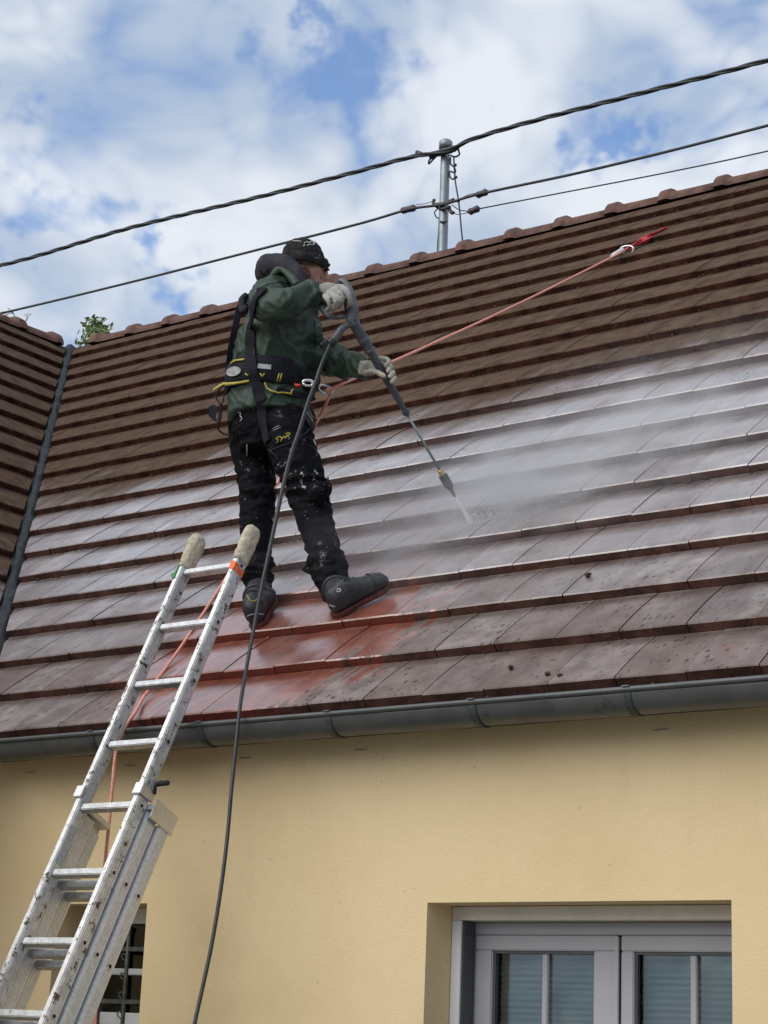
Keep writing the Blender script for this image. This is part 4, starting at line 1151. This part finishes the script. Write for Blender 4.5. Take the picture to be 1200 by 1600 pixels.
# boots ----------------------------------------------------------------
def boot(heel, toe, ank, stripe):
    f = (toe - heel); L = f.length; f.normalize(); side = f.cross(NM).normalized(); u = side.cross(f).normalized()
    bm = bmesh.new(); rg = []
    for s, w_, h, hc in ((-.004, .024, .040, .056), (.012, .038, .056, .060), (.05, .042, .060, .064), (.10, .040, .064, .070), (.145, .045, .054, .062), (.20, .052, .044, .052), (.25, .053, .040, .048), (.285, .045, .034, .043), (.305, .028, .022, .036)):
        k = L / .305; rg.append((heel + f * s * k + u * (hc), side * w_, u * h))
    loft(bm, rg, 18)
    base = heel + f * .055 + u * .07; P_ = [base, base.lerp(ank, .5), ank, ank + Vector((0, 0, .02))]
    tube(bm, P_, [.052, .054, .056, .052], 18, 4)
    me = blob(bm, .0045, 4); displace(me, lambda p, n: .0016 * mnoise.noise(p * 60)); b = mk('boot', me, M_boot, person, smooth=True)
    bm = bmesh.new(); rows = []
    out_ = [(-.012, 0), (-.006, .026), (.02, .039), (.07, .040), (.12, .038), (.17, .046), (.22, .051), (.26, .049), (.295, .034), (.312, 0)]
    out_ = out_ + [(s, -w_) for s, w_ in out_[-2:0:-1]]
    k = L / .305
    for hh, e in ((-.002, .95), (.006, .98), (.014, 1.0), (.019, .97)):
        rows.append([bm.verts.new(heel + f * s * k + side * w_ * e + u * (hh + (.006 if s > .28 else 0))) for s, w_ in out_])
    n_ = len(out_); bm.faces.new(rows[0][::-1]); bm.faces.new(rows[-1])
    for a, c in zip(rows, rows[1:]):
        for j in range(n_): bm.faces.new((a[j], a[(j + 1) % n_], c[(j + 1) % n_], c[j]))
    mk('sole', bm, M_sole, b, smooth=False)
    bm = bmesh.new(); c = heel + f * .222 * k + u * .050
    tube(bm, [c + side * (.0535 * math.cos(a)) + u * (.043 * math.sin(a)) + f * (.010 * math.sin(a)) for a in [math.pi * (i / 8) for i in range(9)]], .0028, 6, 2); mk('toe_cap_seam', bm, M_boot, b, smooth=True)
    bm = bmesh.new(); c = base.lerp(ank, .55); ax_, ay_ = frame_for(ank - base); tube(bm, [c + ax_ * .056 * math.cos(a) + ay_ * .056 * math.sin(a) for a in [2 * math.pi * i / 12 for i in range(13)]], .008, 8, 2); mk('collar_padding', bm, M_boot, b, smooth=True)
    bm = bmesh.new()
    for j in range(5):
        s = .105 + j * .020; hh = .132 - j * .011
        c = heel + f * s * k + u * (hh)
        tube(bm, [c - side * .022 - u * .006, c + u * .005, c + side * .022 - u * .006], .0028, 5, 3)
        tube(bm, [c - side * .022 - u * .006, c + f * .012 + u * .003, c + side * .020 - f * .002 - u * .006], .0024, 5, 3)
    mk('lace', bm, M_dark, b, smooth=True)
    t_ = bvh(b); surf_tube([t_], stripe, .0028, M_refl, 'reflective_stripe', b, .001, 3, 5)
    return b, t_
hR = on_roof(524, 964, .046); tR = on_roof(600, 921, .046)
bR, tR_ = boot(hR, hR + (tR - hR).normalized() * .272, at(520, 914, .625), [(515, 945), (519, 947), (524, 948)])
hL = on_roof(402, 981, .046)
bL, tL_ = boot(hL, hL + (Vector((-.38, 0, 0)) + UP).normalized() * .275, at(405, 920, .675), [(386, 963), (393, 960), (404, 959), (412, 960)])
bm = bmesh.new()
q = [h[0] for h in (on_surf([tR_], a, b, .002) for a, b in [(526, 922), (530, 920), (532, 923), (529, 925), (526, 924)]) if h]
if len(q) > 1: tube(bm, q, .0026, 5, 2)
mk('emblem', bm, M_wht, bR, smooth=True)
surf_tube([tL_], [(386, 930), (390, 938), (397, 940), (402, 936)], .002, M_yel, 'stitching', bL, .001, 3, 5)

# ------------------------------------------------------------------ lance
M_pl = simple('lance_plastic', (.060, .068, .078), .42, var=.3, scale=30, dirt=((.16, .17, .18), 40., .62))
M_pld = simple('lance_rubber', (.022, .024, .028), .5, var=.3)
M_pll = simple('lance_housing', (.105, .118, .132), .45, var=.3, scale=25, dirt=((.22, .23, .24), 40., .6))
M_brass = simple('brass', (.50, .36, .12), .35, .8)
lance = empty('pressure_washer_lance', LG.copy(), 'long grey pressure washer lance held in both gloves', 'lance')
bm = bmesh.new(); tube(bm, [at(529, 440, .455), at(537, 440, .46), at(546, 452, .465), at(551, 468, .47), at(552, 482, .475), lp(497), lp(503)], [.010, .014, .014, .016, .024, .027, .022], 14, 4)
mk('handle_housing', bm, M_pll, lance, smooth=True)
bm = bmesh.new(); tube(bm, [at(532, 441, .455), at(522, 448, .45), at(514, 462, .445), at(506, 475, .44)], [.012, .015, .016, .012], 12, 4); mk('grip', bm, M_pld, lance, smooth=True)
bm = bmesh.new(); tube(bm, [lp(499), at(538, 495, .47), at(524, 496, .455), at(512, 492, .445), at(504, 482, .44), at(497, 469, .44)], [.010, .009, .0105, .013, .015, .012], 12, 4); mk('trigger_guard', bm, M_pll, lance, smooth=True)
bm = bmesh.new(); tube(bm, [at(545, 465, .46), at(540, 476, .45), at(541, 487, .46)], [.006, .007, .005], 8, 3); mk('trigger', bm, M_pld, lance, smooth=True)
bm = bmesh.new(); tube(bm, [lp(500), lp(504), lp(530), lp(536), lp(537), lp(548), lp(549), lp(590), lp(620), lp(640), lp(641), lp(647), lp(649)], [.022, .0235, .0235, .0245, .0215, .0210, .0185, .0175, .0150, .0120, .0165, .0165, .008], 16, 1)
mk('barrel', bm, M_pl, lance, smooth=False)
bm = bmesh.new()
for a, b in ((503, 507), (528, 532), (546, 549)): tube(bm, [lp(a), lp(b)], .0262, 16, 1)
mk('barrel_collar', bm, M_pll, lance)
bm = bmesh.new(); tube(bm, [lp(645), lp(700), lp(738)], .0056, 10, 1); mk('lance_tube', bm, M_galv, lance, smooth=True)
bm = bmesh.new(); tube(bm, [lp(734), lp(737), lp(741), lp(744)], [.009, .013, .013, .016], 12, 1); mk('nozzle_fitting', bm, M_brass, lance, smooth=True)
bm = bmesh.new()
pts = []; rr_ = []
for i in range(13):
    y_ = 742 + i * 2.0; pts.append(lp(y_)); rr_.append((.019 if i < 9 else .019 - (i - 8) * .0028) + (.0022 if i % 2 else 0))
pts += [lp(771), lp(776)]; rr_ += [.008, .006]
tube(bm, pts, rr_, 16, 1); mk('rotary_nozzle', bm, M_pld, lance)
bm = bmesh.new(); tube(bm, [lp(502) - Vector((.0, .005, .01)), at(536, 512, .465), at(527, 524, .455), at(519, 534, .45)], [.012, .0165, .0185, .0175], 12, 3); mk('hose_connector', bm, M_pll, lance, smooth=True)
bm = bmesh.new(); tube(bm, [at(521, 531, .452), at(516.5, 537, .447)], .0215, 12, 1); mk('hose_connector_ring', bm, M_pld, lance)
bm = bmesh.new()
for f_ in ((547, 441), (556, 493), (565, 520)): pass
for py_ in (512, 521, 540):
    c = lp(py_) + Vector((.4, -.9, .1)).normalized() * .0235; ball(bm, c, .0035, 1)
mk('screw', bm, M_pld, lance)

# hose
M_hose = simple('hose_rubber', (.018, .019, .022), .42, var=.3, scale=30, bmp=.1)
bm = bmesh.new()
hpts = [at(518, 535, .448), at(512, 547, .44), at(503, 568, .42), at(493, 598, .40), at(481, 630, .375), at(468, 672, .34), at(455, 710, .31), at(443, 757, .27), at(432, 808, .23), at(421, 860, .18), at(408, 920, .12), at(396, 985, .04), at(384, 1050, -.06), at(375, 1105, -.15), at(369, 1160, -.19), at(362, 1230, -.24), at(355, 1310, -.28), at(345, 1390, -.32), at(331, 1475, -.37), at(315, 1550, -.42), at(303, 1605, -.46), at(285, 1700, -.52), at(270, 1850, -.6)]
tube(bm, hpts, [.0088] * 10 + [.0074] * (len(hpts) - 10), 10, 6)
mk('hose', bm, M_hose, smooth=True, label='black pressure hose running from the lance down past the gutter', cat='hose')

# safety rope, carabiners and anchor sling
M_rope, t, b, P = newmat('pink_rope'); n = noi(P, 160., 3., .6)
setin(t, b, 'Base Color', mix(n.ss(.4, .6), (.58, .20, .15), (.80, .40, .31))); setin(t, b, 'Roughness', .8); bump(t, b, n, .4, .003)
bc = at(505, 609, .80)
an = on_roof(972, 394, .055)
bm = bmesh.new()
low = [at(519, 607, .80), at(511, 628, .82), at(500, 650, .86), at(488, 672, .92), on_roof(470, 705, .05), on_roof(437, 748, .045), on_roof(408, 800, .045), on_roof(373, 868, .045), on_roof(352, 905, .045), on_roof(300, 985, .045), on_roof(262, 1040, .045), on_roof(226, 1087, .045), at(212, 1112, -.02), at(196, 1135, -.135), at(182, 1170, -.155), at(176, 1225, -.175), at(170, 1290, -.20), at(163, 1360, -.22), at(155, 1450, -.25), at(148, 1600, -.3), at(140, 1750, -.3)]
up_ = [an, an.lerp(at(521, 606, .80), .25) - Vector((0, 0, .012)), an.lerp(at(521, 606, .80), .5) - Vector((0, 0, .018)), an.lerp(at(521, 606, .80), .75) - Vector((0, 0, .012)), at(521, 606, .80)]
tube(bm, up_ + low, .0068, 8, 5)
mk('safety_rope', bm, M_rope, smooth=True, label='pink safety rope from the harness up to the red sling and down over the gutter', cat='rope')
def biner(c, ax, up, sc_, mat, lab):
    e = empty('carabiner', c, lab, 'carabiner'); ax = ax.normalized(); up = (up - ax * up.dot(ax)).normalized()
    pts = [c + ax * a * sc_ + up * b * sc_ for a, b in ((-.05, .0), (-.045, .022), (-.02, .032), (.02, .030), (.048, .016), (.052, -.004), (.040, -.022))]
    bm = bmesh.new(); tube(bm, pts, .0062, 8, 4); mk('carabiner_body', bm, mat, e, smooth=True)
    bm = bmesh.new(); tube(bm, [pts[0], c + ax * -.02 * sc_ + up * -.022 * sc_, pts[-1]], .0058, 8, 2); mk('gate', bm, mat, e, smooth=True)
    return e
biner(at(508, 609, .80), CR * 1. - CU * .25, CU, .62, M_steel, 'silver carabiner joining the pink rope to the belt')
biner(at(481, 599, .475), CR, CU * .35, .42, M_steel, 'silver carabiner lying across the hose at the waist')
bm = bmesh.new(); tube(bm, [at(461, 601, .48), at(466, 603, .48), at(470, 602, .48)], [.008, .010, .008], 10, 3); mk('buckle', bm, M_redm, harness, smooth=True)
biner(on_roof(979, 392, .05), (on_roof(990, 390, .05) - on_roof(972, 394, .05)), CU, .95, M_steel, 'silver carabiner at the upper end of the pink rope')
bm = bmesh.new(); a = on_roof(961, 398, .055); b = on_roof(974, 391, .055); tube(bm, [a.lerp(b, -.5), a, b], [.009, .018, .020], 8, 3); mk('rope_thimble', bm, simple('white_tape', (.66, .62, .62), .7), smooth=True, label='whitish taped eye at the upper end of the rope', cat='rope eye')
M_sling = simple('red_webbing', (.55, .035, .05), .6, var=.3, scale=60)
bm = bmesh.new()
for o1, o2 in ((0, 0), (-4, 2)):
    ribbon(bm, [on_roof(980, 390, .05), on_roof(1000 + o1, 378 + o2, .046), on_roof(1020 + o1, 368 + o2, .044), on_roof(1041, 357, .03)], lambda s: UP * 1. + Vector((.5 + o1 * .3, 0, .2)), .045, .004)
mk('anchor_sling', bm, M_sling, smooth=True, label='red webbing sling coming out from under a tile near the ridge', cat='sling')

# ------------------------------------------------------------------ water jet, splash and spray mist
m = bpy.data.materials.new('jet_water'); m.use_nodes = True; t = m.node_tree; b = t.nodes['Principled BSDF']
g = t.nodes.new('ShaderNodeNewGeometry'); P = S(t, g.outputs['Position'])
b.inputs['Base Color'].default_value = (.9, .92, .95, 1); b.inputs['Roughness'].default_value = .4
a_ = noi(P, 60., 4., .7).ss(.25, .45) * .3 + .7; t.links.new(a_.k, b.inputs['Alpha'])
M_jet = m
bm = bmesh.new(); tube(bm, [lp(777), lp(800), LH - NM * .01], [.0045, .0075, .013], 10, 4)
mk('water_jet', bm, M_jet, smooth=True, label='white water jet between the nozzle and the tiles', cat='water jet')
bm = bmesh.new(); r = random.Random(12)
for i in range(520):
    an_ = r.gauss(.6, 1.1); dd = abs(r.gauss(0, .11)); p = LH + Vector((math.cos(an_), 0, 0)) * dd * 1.6 + UP * math.sin(an_) * dd * .7 + NM * (abs(r.gauss(0, .03)) + .02)
    ball(bm, p, r.uniform(.0010, .0028), 1)
mk('splash_drops', bm, M_jet, smooth=True, kind='stuff', label='fine white droplets bouncing off the tiles', cat='splash')

mm = bpy.data.materials.new('spray_mist'); mm.use_nodes = True; t = mm.node_tree; t.nodes.clear()
o = t.nodes.new('ShaderNodeOutputMaterial'); pv = t.nodes.new('ShaderNodeVolumePrincipled'); t.links.new(pv.outputs[0], o.inputs['Volume'])
pv.inputs['Color'].default_value = (.97, .98, 1, 1); pv.inputs['Anisotropy'].default_value = .2
tc = t.nodes.new('ShaderNodeTexCoord'); O = S(t, tc.outputs['Object']); x, y, z = sep(O)
hu, hv = LH.x, LH.dot(UP)
MIST = []
def puff(cu, cv, ru, rv, amp, sk=0.):
    a = (x - cu) / ru; b = (y - cv - (0)) / rv
    if sk: b = (y - cv - sk * 0.) / rv - a * sk
    d2 = a * a + b * b
    return (d2 * -1.).m('EXPONENT') * amp
dens = puff(hu + .14, hv + .05, .22, .18, 6.) + puff(hu + .36, hv + .22, .42, .34, 3.8) + puff(hu + .80, hv + .62, .50, .45, 2.0) + puff(hu - .35, hv + .0, .36, .30, 1.9) + puff(hu - .20, hv - .42, .32, .24, 1.6)
nz = noi(vec(t, x * .8 - y * .5, y * 1.2, z), 4.5, 5., .65, .6).ss(.38, .66) * 1.2 + .14
hz = (z * -6.5).m('EXPONENT')
ez = z.ss(.0, .03) * z.ss(.44, .30) * x.ss(hu - 1.55, hu - 1.2) * x.ss(hu + 2.35, hu + 1.8) * y.ss(hv - .85, hv - .6) * y.ss(hv + 2.4, hv + 1.9)
t.links.new((dens * nz * hz * ez * 1.8).k, pv.inputs['Density'])
bm = bmesh.new(); box(bm, (hu - 1.6, hv - .9, .037), (hu + 2.4, hv + 2.45, .46))
mist = mk('spray_mist', bm, mm, label='pale cloud of water spray drifting over the wet tiles', cat='mist', kind='stuff')
mist.matrix_world = ROOFM
